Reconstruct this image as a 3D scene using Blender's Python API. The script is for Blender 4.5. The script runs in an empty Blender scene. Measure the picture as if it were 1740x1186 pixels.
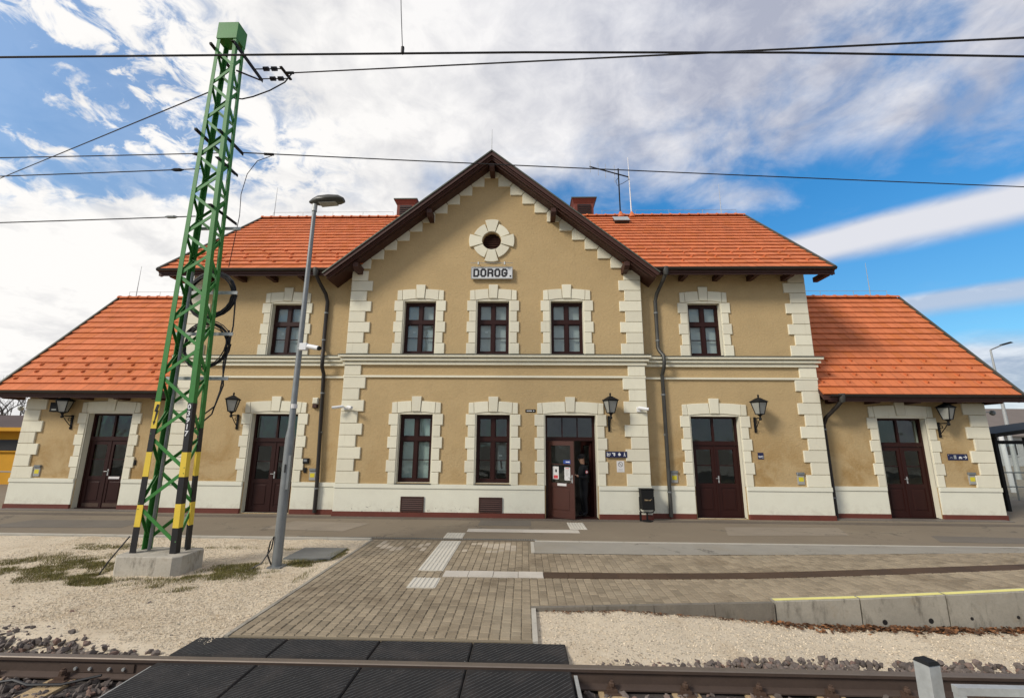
import bpy, math, random
import numpy as np
from mathutils import Vector, Matrix
from mathutils.geometry import tessellate_polygon
random.seed(7); RNG = np.random.default_rng(7)
SC = bpy.context.scene
C = SC.collection
rad = math.radians

# ------------------------------------------------------------------ camera
CAM_H = 2.2
pitch, yaw, roll = rad(11.6725), rad(-1.5752), rad(0.4343)
fw = Vector((math.sin(yaw)*math.cos(pitch), math.cos(yaw)*math.cos(pitch), math.sin(pitch)))
rt = Vector((math.cos(yaw), -math.sin(yaw), 0)); up = rt.cross(fw)
rt, up = rt*math.cos(roll)+up*math.sin(roll), up*math.cos(roll)-rt*math.sin(roll)
cam = bpy.data.cameras.new('camera'); cam.sensor_width = 36; cam.sensor_fit = 'HORIZONTAL'
cam.lens = 750.36/1740*36; cam.clip_start = 0.05; cam.clip_end = 3000
camo = bpy.data.objects.new('camera', cam); C.objects.link(camo)
camo.matrix_world = Matrix(((rt.x, up.x, -fw.x, 0), (rt.y, up.y, -fw.y, 0), (rt.z, up.z, -fw.z, CAM_H), (0, 0, 0, 1)))
SC.camera = camo
SC.render.resolution_x, SC.render.resolution_y = 1024, 697

# ------------------------------------------------------------------ light, sky, exposure
SUN = Vector((-0.72, -0.52, 0.62)).normalized()
SUN_STRENGTH, SUN_ANGLE = 2.4, 14
SKY_STRENGTH, CLOUD_STRENGTH, EXPOSURE = 0.14, 0.83, 0.44
sl = bpy.data.lights.new('sun', 'SUN'); sl.energy = SUN_STRENGTH; sl.angle = rad(SUN_ANGLE); sl.color = (1, .93, .82)
so = bpy.data.objects.new('sun', sl); C.objects.link(so)
so.rotation_euler = SUN.to_track_quat('Z', 'Y').to_euler(); so.location = (-20, -15, 30)
SC.view_settings.view_transform = 'Standard'; SC.view_settings.look = 'None'
SC.view_settings.exposure = EXPOSURE; SC.view_settings.gamma = 1; SC.view_settings.use_curve_mapping = False


class NT:
    """small helper for node trees"""
    def __init__(s, tree): s.t = tree; tree.nodes.clear()
    def n(s, typ, **kw):
        nd = s.t.nodes.new(typ)
        for k, v in kw.items(): setattr(nd, k, v)
        return nd
    def put(s, sock, v):
        if isinstance(v, bpy.types.NodeSocket): s.t.links.new(v, sock)
        elif v is not None: sock.default_value = v
    def m(s, op, a, b=None, c=None, clamp=False):
        nd = s.n('ShaderNodeMath', operation=op, use_clamp=clamp)
        for i, v in enumerate((a, b, c)): s.put(nd.inputs[i], v)
        return nd.outputs[0]
    def ss(s, x, lo, hi, a=0.0, b=1.0):
        nd = s.n('ShaderNodeMapRange', interpolation_type='SMOOTHSTEP')
        for i, v in enumerate((x, lo, hi, a, b)): s.put(nd.inputs[i], v)
        return nd.outputs[0]
    def mix(s, f, a, b, blend='MIX'):
        nd = s.n('ShaderNodeMix', data_type='RGBA', blend_type=blend)
        s.put(nd.inputs[0], f); s.put(nd.inputs[6], a); s.put(nd.inputs[7], b)
        return nd.outputs[2]
    def noise(s, vec, scale, detail=4, rough=.55, dist=0.0):
        nd = s.n('ShaderNodeTexNoise'); s.put(nd.inputs['Vector'], vec)
        nd.inputs['Scale'].default_value = scale; nd.inputs['Detail'].default_value = detail
        nd.inputs['Roughness'].default_value = rough; nd.inputs['Distortion'].default_value = dist
        return nd.outputs['Fac']
    def comb(s, x, y, z):
        nd = s.n('ShaderNodeCombineXYZ')
        for i, v in enumerate((x, y, z)): s.put(nd.inputs[i], v)
        return nd.outputs[0]


def c4(c): return (c[0], c[1], c[2], 1)

world = bpy.data.worlds.new('World'); SC.world = world; world.use_nodes = True
def build_sky():
    k = NT(world.node_tree)
    sky = k.n('ShaderNodeTexSky', sky_type='NISHITA'); sky.sun_disc = False
    sky.sun_elevation = math.asin(SUN.z); sky.sun_rotation = math.atan2(SUN.x, SUN.y)
    sky.ozone_density = 1.6; sky.air_density = 1.0; sky.dust_density = 0.2
    tc = k.n('ShaderNodeTexCoord'); gen = tc.outputs['Generated']
    sp = k.n('ShaderNodeSeparateXYZ'); k.put(sp.inputs[0], gen)
    x, y, z = sp.outputs
    zz = k.m('MAXIMUM', z, 0.05)
    u, v = k.m('DIVIDE', x, zz), k.m('DIVIDE', y, zz)      # position on a flat cloud layer
    s = k.m('ADD', k.m('MULTIPLY', u, .667), k.m('MULTIPLY', v, .745))
    dirv = k.comb(x, y, k.m('MULTIPLY', z, 1.7))
    zc = k.m('ADD', zz, .25); puff = k.comb(k.m('DIVIDE', x, zc), k.m('DIVIDE', y, zc), k.m('MULTIPLY', z, .6))
    n1 = k.noise(puff, 2.1, 9, .52, .25)
    n2 = k.noise(puff, 14.0, 7, .62, .5)
    n5 = k.noise(puff, 4.2, 8, .58, .35)
    uc = k.m('MINIMUM', k.m('MAXIMUM', u, -.3), 2.2)
    edge = k.m('SUBTRACT', k.m('ADD', 1.36, k.m('MULTIPLY', uc, .40)), s)
    deck = k.ss(k.m('ADD', edge, k.m('ADD', k.m('MULTIPLY', k.m('SUBTRACT', n1, .5), 1.3), k.m('MULTIPLY', k.m('SUBTRACT', n5, .5), 1.3))), -.3, .5)
    deck = k.m('MULTIPLY', deck, k.m('SUBTRACT', 1.0, k.m('MULTIPLY', k.m('MULTIPLY', k.ss(n5, .55, .33), k.ss(u, .1, .9)), .55)))
    mott = k.m('MULTIPLY', k.ss(n2, .56, .36), k.m('MULTIPLY', k.ss(u, -.5, -1.0), k.ss(v, 1.85, 1.4)))
    deck = k.m('MULTIPLY', deck, k.m('SUBTRACT', 1.0, k.m('MULTIPLY', mott, .9)))
    def hole(cu, cv, ru, rv, soft):
        a = k.m('POWER', k.m('DIVIDE', k.m('SUBTRACT', u, cu), ru), 2.0)
        b = k.m('POWER', k.m('DIVIDE', k.m('SUBTRACT', v, cv), rv), 2.0)
        d = k.m('ADD', k.m('ADD', a, b), k.m('ADD', k.m('MULTIPLY', k.m('SUBTRACT', n2, .5), soft), k.m('MULTIPLY', k.m('SUBTRACT', n5, .5), soft*.8)))
        return k.ss(d, .55, 1.75, 1.0, 0.0)
    h = k.m('MAXIMUM', hole(-1.72, 1.05, .5, .30, 5.0), k.m('MULTIPLY', hole(-1.62, 1.52, .42, .16, 4.0), .75))
    deck = k.m('MULTIPLY', deck, k.m('SUBTRACT', 1.0, k.m('MULTIPLY', h, .9)))
    wob = k.m('ADD', k.m('MULTIPLY', k.m('SUBTRACT', n1, .5), .12), k.m('MULTIPLY', k.m('SUBTRACT', n5, .5), .10))
    def band(c, core_lo, soft_lo, core_hi, soft_hi, amp):      # crisp upper edge, feathered lower edge
        e = k.m('ADD', k.m('SUBTRACT', s, c), wob)
        return k.m('MULTIPLY', k.m('MULTIPLY', k.ss(e, soft_lo, core_lo), k.ss(e, soft_hi, core_hi)), amp)
    b1 = band(2.70, -.17, -.34, .06, .38, .96); b2 = band(4.35, -.2, -.45, .05, .6, .72)
    far = k.m('MULTIPLY', k.ss(k.m('ADD', s, k.m('MULTIPLY', n1, 2.0)), 6.6, 8.0), .85)
    wisp = k.m('MULTIPLY', k.ss(n5, .53, .78), k.ss(s, 2.6, 1.5, .05, .75))
    dens = k.m('MAXIMUM', k.m('MAXIMUM', deck, b1), k.m('MAXIMUM', b2, k.m('MAXIMUM', far, wisp)))
    dens = k.m('MAXIMUM', dens, k.ss(u, -.3, -1.1, 0.0, .24))      # thin veil towards the sun side
    dens = k.m('MULTIPLY', dens, k.ss(z, -.03, .01))
    # thin cloud towards the veiled sun is white, thick cloud away from it grey-lilac
    gl = k.n('ShaderNodeVectorMath', operation='DOT_PRODUCT'); k.put(gl.inputs[0], gen)
    gl.inputs[1].default_value = Vector((-.72, .62, .25)).normalized()
    glow = k.ss(gl.outputs['Value'], .35, .97)
    n4 = k.noise(puff, 3.0, 8, .55, .4)
    f = k.m('ADD', k.m('MULTIPLY', k.ss(n4, .34, .64), .7), k.m('ADD', k.m('MULTIPLY', glow, .5), k.m('MULTIPLY', k.m('SUBTRACT', n2, .5), 1.1)), clamp=True)
    f = k.m('MAXIMUM', f, k.m('MULTIPLY', k.m('MAXIMUM', b1, k.m('MULTIPLY', b2, .6)), .8))
    ccol = k.mix(f, (.38, .405, .50, 1), (.80, .795, .82, 1))
    ccol = k.mix(k.m('MULTIPLY', glow, .85), ccol, k.mix(f, (.58, .58, .59, 1), (.91, .89, .86, 1)))
    scol = k.mix(1.0, sky.outputs[0], k.mix(k.ss(z, .1, .55), (.32, .56, .64, 1), (.20, .70, .97, 1)), 'MULTIPLY')
    bg1 = k.n('ShaderNodeBackground'); k.put(bg1.inputs[0], scol); bg1.inputs[1].default_value = SKY_STRENGTH
    bg2 = k.n('ShaderNodeBackground'); k.put(bg2.inputs[0], ccol); bg2.inputs[1].default_value = CLOUD_STRENGTH
    mx = k.n('ShaderNodeMixShader'); k.put(mx.inputs[0], dens)
    k.t.links.new(bg1.outputs[0], mx.inputs[1]); k.t.links.new(bg2.outputs[0], mx.inputs[2])
    out = k.n('ShaderNodeOutputWorld'); k.t.links.new(mx.outputs[0], out.inputs[0])
build_sky()

# ------------------------------------------------------------------ materials
def mat(name, col, rough=.7, metal=0.0, var=.12, vscale=2.0, fine=.08, fscale=40, bump=0.0, bscale=60, spec=.4, rnd=0.0, tint=None, extra=None):
    m = bpy.data.materials.new(name); m.use_nodes = True
    k = NT(m.node_tree)
    pos = k.n('ShaderNodeNewGeometry').outputs['Position']
    a = k.noise(pos, vscale, 5, .6, .2); b = k.noise(pos, fscale, 3, .6)
    fac = k.m('ADD', k.m('MULTIPLY', k.m('SUBTRACT', a, .5), var*4), k.m('MULTIPLY', k.m('SUBTRACT', b, .5), fine*4))
    if rnd:
        at = k.n('ShaderNodeAttribute', attribute_name='rnd').outputs['Fac']
        oi = k.n('ShaderNodeObjectInfo').outputs['Random']
        r = k.m('FRACT', k.m('ADD', at, oi))
        fac = k.m('ADD', fac, k.m('MULTIPLY', k.m('SUBTRACT', r, .5), rnd*2))
    base = k.mix(k.m('ADD', fac, .5, clamp=True), c4([v*.55 for v in col]), c4([min(v*1.45, 1) for v in col]))
    if tint is not None and rnd:
        base = k.mix(k.ss(r, .72, .95), base, k.mix(.8, base, c4(tint)))
    if extra: base = extra(k, base, pos)
    p = k.n('ShaderNodeBsdfPrincipled'); k.put(p.inputs['Base Color'], base)
    p.inputs['Roughness'].default_value = rough; p.inputs['Metallic'].default_value = metal
    p.inputs['Specular IOR Level'].default_value = spec
    if bump:
        bn = k.n('ShaderNodeBump'); bn.inputs['Strength'].default_value = bump; bn.inputs['Distance'].default_value = .02
        k.put(bn.inputs['Height'], k.noise(pos, bscale, 5, .65)); k.t.links.new(bn.outputs[0], p.inputs['Normal'])
    o = k.n('ShaderNodeOutputMaterial'); k.t.links.new(p.outputs[0], o.inputs[0])
    return m

def glass_mat(name, tintc=(.9, .95, .95), base=.0):
    m = bpy.data.materials.new(name); m.use_nodes = True; k = NT(m.node_tree)
    tr = k.n('ShaderNodeBsdfTransparent'); tr.inputs[0].default_value = c4(tintc)
    gl = k.n('ShaderNodeBsdfGlossy'); gl.inputs['Roughness'].default_value = .03; gl.inputs[0].default_value = (.85, .88, .88, 1)
    geo = k.n('ShaderNodeNewGeometry'); pos = geo.outputs['Position']
    dp = k.n('ShaderNodeVectorMath', operation='DOT_PRODUCT'); k.put(dp.inputs[0], geo.outputs['Incoming']); k.put(dp.inputs[1], geo.outputs['Normal'])
    fres = k.m('ADD', k.m('MULTIPLY', k.m('POWER', k.m('SUBTRACT', 1.0, k.m('ABSOLUTE', dp.outputs['Value'])), 5.0), .95), .045)
    bn = k.n('ShaderNodeBump'); bn.inputs['Strength'].default_value = .12; bn.inputs['Distance'].default_value = .05
    k.put(bn.inputs['Height'], k.noise(pos, 2.2, 2, .5)); k.t.links.new(bn.outputs[0], gl.inputs['Normal'])
    mx = k.n('ShaderNodeMixShader'); k.put(mx.inputs[0], k.m('ADD', fres, base, clamp=True))
    k.t.links.new(tr.outputs[0], mx.inputs[1]); k.t.links.new(gl.outputs[0], mx.inputs[2])
    o = k.n('ShaderNodeOutputMaterial'); k.t.links.new(mx.outputs[0], o.inputs[0])
    return m

def emit_mat(name, col, s):
    m = bpy.data.materials.new(name); m.use_nodes = True; k = NT(m.node_tree)
    e = k.n('ShaderNodeEmission'); e.inputs[0].default_value = c4(col); e.inputs[1].default_value = s
    o = k.n('ShaderNodeOutputMaterial'); k.t.links.new(e.outputs[0], o.inputs[0]); return m

def plaster_extra(k, base, pos):
    sp = k.n('ShaderNodeSeparateXYZ'); k.put(sp.inputs[0], pos)
    # trowelled blotches and damp, ochre stains low on the wall
    n = k.noise(pos, 3.2, 8, .7, .6)
    base = k.mix(k.ss(n, .52, .72, 0, .35), base, (.45, .34, .19, 1))
    n2 = k.noise(pos, .9, 6, .65, .4)
    low = k.m('MULTIPLY', k.ss(sp.outputs[2], 3.4, .9), k.ss(n2, .42, .62))
    side = k.ss(k.m('ABSOLUTE', k.m('ADD', sp.outputs[0], .98)), 4.2, 5.2, .25, .7)
    base = k.mix(k.m('MULTIPLY', low, side), base, (.30, .175, .055, 1))
    sc = k.noise(k.comb(k.m('MULTIPLY', sp.outputs[0], 2.5), sp.outputs[1], k.m('MULTIPLY', sp.outputs[2], .5)), 3.0, 6, .7)
    base = k.mix(k.ss(sc, .6, .8, 0, .3), base, (.26, .18, .09, 1))
    return base

def plinth_extra(k, base, pos):
    sp = k.n('ShaderNodeSeparateXYZ'); k.put(sp.inputs[0], pos)
    n = k.noise(pos, 9.0, 6, .7, .5)
    lo = k.ss(sp.outputs[2], .42, .2)
    hi = k.m('MULTIPLY', k.ss(n, .61, .64), lo)
    reg = k.m('MULTIPLY', k.ss(sp.outputs[0], -6.0, -5.0), k.ss(sp.outputs[0], -.5, -2.0))
    base = k.mix(k.m('MULTIPLY', hi, reg), base, (.22, .2, .17, 1))
    sn = k.noise(pos, 5.0, 7, .7, .6); splash = k.m('MULTIPLY', k.ss(sp.outputs[2], .55, .1), k.ss(sn, .42, .66))
    base = k.mix(k.m('MULTIPLY', splash, .28), base, (.36, .30, .22, 1))
    st = k.noise(k.comb(k.m('MULTIPLY', sp.outputs[0], 8.0), sp.outputs[1], k.m('MULTIPLY', sp.outputs[2], .5)), 1.8, 6, .7)
    return k.mix(k.ss(st, .6, .82, 0, .2), base, (.42, .36, .28, 1))

def gravel_extra(k, base, pos):
    vo = k.n('ShaderNodeTexVoronoi'); k.put(vo.inputs['Vector'], pos); vo.inputs['Scale'].default_value = 55
    base = k.mix(.55, base, k.mix(vo.outputs['Color'], base, k.mix(.5, base, (.85, .8, .7, 1))), 'MIX')
    sp = k.n('ShaderNodeSeparateColor'); k.put(sp.inputs[0], vo.outputs['Color'])
    base = k.mix(k.ss(sp.outputs[0], .86, .93, 0, .6), base, (.16, .13, .1, 1))
    d = k.noise(pos, 1.1, 6, .65, .5)
    base = k.mix(k.ss(d, .48, .68, 0, .4), base, (.42, .31, .19, 1))
    return base

def asphalt_extra(k, base, pos):
    n = k.noise(pos, .8, 6, .65, .4)
    base = k.mix(k.ss(n, .5, .7, 0, .4), base, (.25, .21, .15, 1))
    n2 = k.noise(pos, 2.3, 7, .7, .6)
    base = k.mix(k.ss(n2, .58, .74, 0, .35), base, (.09, .08, .07, 1))
    wv = k.n('ShaderNodeTexVoronoi', feature='DISTANCE_TO_EDGE'); wv.inputs['Scale'].default_value = .55
    wn = k.n('ShaderNodeVectorMath', operation='ADD'); k.put(wn.inputs[0], pos)
    k.put(wn.inputs[1], k.comb(k.m('MULTIPLY', k.noise(pos, 2.5, 5, .7), 1.2), k.m('MULTIPLY', k.noise(pos, 2.1, 5, .7), 1.2), 0.0)); k.put(wv.inputs['Vector'], wn.outputs[0])
    crack = k.m('MULTIPLY', k.ss(wv.outputs['Distance'], .012, .003), k.ss(n, .48, .58))
    return k.mix(k.m('MULTIPLY', crack, .75), base, (.05, .045, .04, 1))

def conc_extra(k, base, pos):
    sp = k.n('ShaderNodeSeparateXYZ'); k.put(sp.inputs[0], pos)
    st = k.noise(k.comb(k.m('MULTIPLY', sp.outputs[0], 3.0), k.m('MULTIPLY', sp.outputs[1], 3.0), k.m('MULTIPLY', sp.outputs[2], 1.1)), 2.0, 8, .75)
    base = k.mix(k.ss(st, .5, .68, 0, .6), base, (.07, .06, .045, 1))
    n = k.noise(pos, 3.0, 6, .7, .5)
    return k.mix(k.ss(n, .55, .75, 0, .45), base, (.24, .18, .11, 1))

def paint_extra(k, base, pos):
    n = k.noise(pos, 14, 6, .7, .4); n2 = k.noise(pos, 3.5, 5, .65)
    base = k.mix(k.ss(n2, .55, .75, 0, .4), base, (.03, .1, .03, 1))
    return k.mix(k.ss(n, .68, .74, 0, .7), base, (.12, .07, .03, 1))

def cream_extra(k, base, pos):
    sp = k.n('ShaderNodeSeparateXYZ'); k.put(sp.inputs[0], pos)
    st = k.noise(k.comb(k.m('MULTIPLY', sp.outputs[0], 9.0), sp.outputs[1], k.m('MULTIPLY', sp.outputs[2], .6)), 1.6, 6, .7)
    base = k.mix(k.ss(st, .56, .78, 0, .35), base, (.40, .33, .22, 1))
    n = k.noise(pos, 6.0, 7, .7, .5)
    return k.mix(k.ss(n, .6, .78, 0, .4), base, (.45, .38, .27, 1))

def tile_extra(k, base, pos):
    sp = k.n('ShaderNodeSeparateXYZ'); k.put(sp.inputs[0], pos)
    st = k.noise(k.comb(k.m('MULTIPLY', sp.outputs[0], 3.0), k.m('MULTIPLY', sp.outputs[1], .35), k.m('MULTIPLY', sp.outputs[2], .35)), 1.5, 6, .65)
    base = k.mix(k.ss(st, .54, .74, 0, .3), base, (.22, .085, .05, 1))
    n = k.noise(pos, 9.0, 6, .7, .4)
    return k.mix(k.ss(n, .62, .76, 0, .45), base, (.26, .14, .09, 1))

def paver_extra(k, base, pos):
    n = k.noise(pos, .9, 6, .65, .5); n2 = k.noise(pos, 4.5, 6, .7, .5)
    base = k.mix(k.ss(n, .5, .68, 0, .5), base, (.12, .088, .055, 1))
    base = k.mix(k.ss(n, .45, .3, 0, .4), base, (.34, .29, .21, 1))
    return k.mix(k.ss(n2, .64, .74, 0, .5), base, (.07, .055, .04, 1))

def rubber_extra(k, base, pos):
    n = k.noise(pos, 70, 2, .5); n2 = k.noise(pos, 2.2, 5, .65, .4)
    base = k.mix(k.ss(n2, .45, .7, 0, .5), base, (.055, .045, .04, 1))
    return k.mix(k.ss(n, .74, .77), base, (.4, .38, .34, 1))

M = dict(
    plaster=mat('ochre_plaster', (.462, .335, .175), .92, var=.07, vscale=1.3, fine=.045, fscale=16, bump=.8, bscale=20, spec=.15, extra=plaster_extra),
    cream=mat('cream_render', (.73, .66, .52), .85, var=.04, vscale=2.5, fine=.02, bump=.2, bscale=40, spec=.2, rnd=.08, extra=cream_extra),
    plinth=mat('cream_plinth', (.77, .70, .57), .85, var=.05, vscale=1.5, fine=.03, bump=.15, bscale=50, spec=.2, extra=plinth_extra),
    basered=mat('red_base', (.13, .032, .02), .7, var=.2, vscale=3, fine=.1, bump=.3),
    tile=mat('roof_tile', (.58, .17, .066), .75, var=.05, vscale=.8, fine=.05, fscale=30, bump=.2, spec=.25, rnd=.13, extra=tile_extra, tint=(.50, .14, .04)),
    wood=mat('stained_timber', (.052, .018, .0115), .6, var=.15, vscale=5, fine=.1, bump=.2, bscale=30),
    joinery=mat('dark_joinery', (.026, .006, .004), .5, var=.1, vscale=4, fine=.04, spec=.25),
    leafred=mat('brown_door_paint', (.066, .020, .012), .42, var=.1, vscale=4, fine=.04, spec=.5),
    gutter=mat('dark_zinc', (.055, .05, .045), .45, .6, var=.15),
    pipe_b=mat('black_pipe', (.03, .025, .022), .5, .2, var=.2, vscale=3),
    pipe_g=mat('grey_pipe', (.075, .073, .066), .5, .5, var=.2, vscale=3),
    flash=mat('olive_flashing', (.10, .105, .085), .5, .5),
    glass=glass_mat('window_glass'), glass_s=glass_mat('shelter_glass', (.94, .97, .96), .03),
    blind=mat('grey_blind', (.46, .455, .43), .9, var=.05, vscale=1.2, fine=.02),
    blind_g=mat('green_grey_blind', (.42, .46, .42), .9, var=.05, vscale=1.2, fine=.02),
    inner=mat('interior_wall', (.34, .30, .25), .9), floor=mat('interior_floor', (.16, .14, .12), .5),
    chim=mat('red_chimney', (.17, .04, .024), .7, var=.1), black=mat('black_metal', (.010, .010, .010), .7, .0, spec=.2, var=.1, fine=.03),
    lampglass=mat('milky_glass', (.30, .30, .27), .25, var=.05, fine=.02),
    green=mat('green_mast_paint', (.034, .185, .030), .55, var=.12, vscale=3, fine=.06, bump=.08, rnd=.0, extra=paint_extra),
    lineyellow=mat('faded_yellow_line', (.74, .64, .22), .7, var=.12, vscale=3, fine=.08), yellow=mat('yellow_paint', (.72, .50, .05), .55, var=.06, vscale=5, fine=.03), blackp=mat('black_paint', (.012, .011, .012), .5, fine=.02),
    white=mat('white_paint', (.78, .78, .76), .5, var=.03, fine=.02), whiteemb=mat('pale_enamel', (.62, .63, .63), .4, var=.03, fine=.02),
    navy=mat('navy_enamel', (.012, .016, .06), .4, var=.03, fine=.02), blue=mat('blue_sticker', (.03, .07, .3), .5), redp=mat('red_print', (.6, .06, .07), .5),
    galv=mat('galvanised_steel', (.38, .39, .38), .5, .3, var=.2, vscale=14, fine=.12, fscale=60),
    galvdark=mat('weathered_galvanised', (.21, .22, .22), .5, .4, var=.15, vscale=6, fine=.06),
    lampgrey=mat('lamp_housing', (.055, .055, .045), .4), cable=mat('black_cable', (.012, .012, .014), .5),
    wire=mat('dark_wire', (.02, .018, .018), .5, .4), wirel=mat('light_wire', (.3, .3, .3), .5, .6),
    conc=mat('concrete', (.30, .275, .225), .9, var=.16, vscale=2, fine=.08, bump=.25, bscale=60, extra=conc_extra),
    footc=mat('stained_footing_concrete', (.42, .385, .32), .9, var=.16, vscale=3, fine=.08, bump=.3, bscale=60, extra=conc_extra), kerbdark=mat('weathered_kerb', (.17, .15, .12), .9, var=.2, vscale=3, fine=.1, bump=.3, extra=conc_extra),
    concl=mat('light_concrete', (.42, .39, .33), .9, var=.1, vscale=2.5, fine=.06, bump=.2),
    asphalt=mat('worn_asphalt', (.20, .162, .115), .92, var=.08, vscale=.5, fine=.08, fscale=70, bump=.3, bscale=120, extra=asphalt_extra),
    asph_l=mat('pale_asphalt_patch', (.25, .21, .16), .92, var=.12, vscale=1.5, fine=.1, fscale=70, bump=.3, bscale=120, extra=asphalt_extra), asph_d=mat('dark_asphalt_patch', (.15, .13, .105), .92, var=.1, vscale=1.5, fine=.1, fscale=70, bump=.3, bscale=120), setts=mat('dirty_edge_setts', (.13, .105, .08), .95, var=.25, vscale=8, fine=.25, fscale=45, bump=.9, bscale=30),
    strip=mat('grey_concrete_strip', (.28, .26, .22), .9, var=.1, vscale=1.2, fine=.06, bump=.2, bscale=80, extra=asphalt_extra),
    sand=mat('joint_sand', (.19, .155, .105), .95, var=.1, vscale=4, fine=.1),
    paver=mat('paving_brick', (.27, .22, .153), .9, extra=paver_extra, var=.2, vscale=.7, fine=.1, fscale=60, bump=.3, bscale=140, spec=.2, rnd=.2),
    paver_l=mat('replaced_paving_brick', (.40, .34, .26), .9, var=.1, vscale=.6, fine=.08, fscale=60, rnd=.15), tact=mat('white_tactile', (.52, .49, .42), .85, var=.08, vscale=3, fine=.06), tactw=mat('pale_plate', (.48, .44, .38), .85, var=.1, vscale=3, fine=.06, rnd=.08),
    brownplate=mat('brown_plate', (.062, .036, .02), .8, var=.15, vscale=3, fine=.08, rnd=.15),
    gravel=mat('pale_gravel', (.62, .515, .37), .95, var=.08, vscale=.7, fine=.1, fscale=90, bump=.9, bscale=75, spec=.15, extra=gravel_extra),
    pebble=mat('limestone_chips', (.62, .53, .40), .9, var=.05, fine=.06, rnd=.35), ballast=mat('ballast_stone', (.135, .11, .095), .85, var=.14, vscale=5, fine=.15, fscale=60, bump=.3, rnd=.45, tint=(.17, .10, .075)),
    soil=mat('dark_ballast_base', (.06, .05, .045), .95, var=.2, vscale=6, fine=.2, bump=.6),
    rail=mat('rusty_rail', (.095, .068, .055), .6, .4, var=.15, vscale=4, fine=.08), railtop=mat('rail_head', (.17, .14, .115), .5, .45, var=.12, vscale=3),
    clip=mat('rusty_clip', (.09, .055, .038), .75, .3, var=.2), sleeper=mat('oak_sleeper', (.40, .29, .16), .9, var=.2, vscale=4, fine=.15, bump=.4),
    rib=mat('worn_rib', (.11, .105, .095), .6, var=.35, vscale=9, fine=.3), rubber=mat('rubber_panel', (.015, .014, .014), .8, var=.15, vscale=2, fine=.1, spec=.3, bump=.25, bscale=90, extra=rubber_extra),
    grass=mat('winter_grass', (.15, .14, .035), .8, var=.4, vscale=2.5, rnd=.6, tint=(.26, .18, .07)),
    leaf=mat('dead_leaf', (.115, .052, .022), .85, var=.3, vscale=9, rnd=.7, tint=(.30, .13, .05)),
    skin=mat('skin', (.42, .23, .15), .6, var=.05), cloth=mat('dark_jacket', (.007, .007, .009), .9, fine=.05), hair=mat('dark_cap', (.012, .010, .010), .9),
    shedy=mat('ochre_yellow_wall', (.56, .28, .02), .9, var=.08), shedroof=mat('brown_roof', (.075, .05, .045), .9, var=.2, vscale=.6),
    houseroof=mat('grey_brown_roof', (.15, .125, .11), .9, var=.1, vscale=.8), housew=mat('white_wall', (.42, .42, .41), .9),
    bark=mat('grey_bark', (.10, .085, .075), .95), hill=mat('winter_hill', (.085, .065, .045), .95, var=.3, vscale=.05, fine=.1, fscale=1.5),
    groundm=mat('far_ground', (.24, .21, .17), .95, var=.15, vscale=.2, fine=.08, fscale=8), paper=mat('paper', (.66, .64, .62), .7, var=.03, fine=.02),
    tubelight=emit_mat('tube_light', (.9, .95, 1), 3.0), cab=mat('grey_cabinet', (.33, .32, .29), .6, var=.06), ybadge=mat('yellow_badge', (.62, .52, .03), .6),
)

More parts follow.
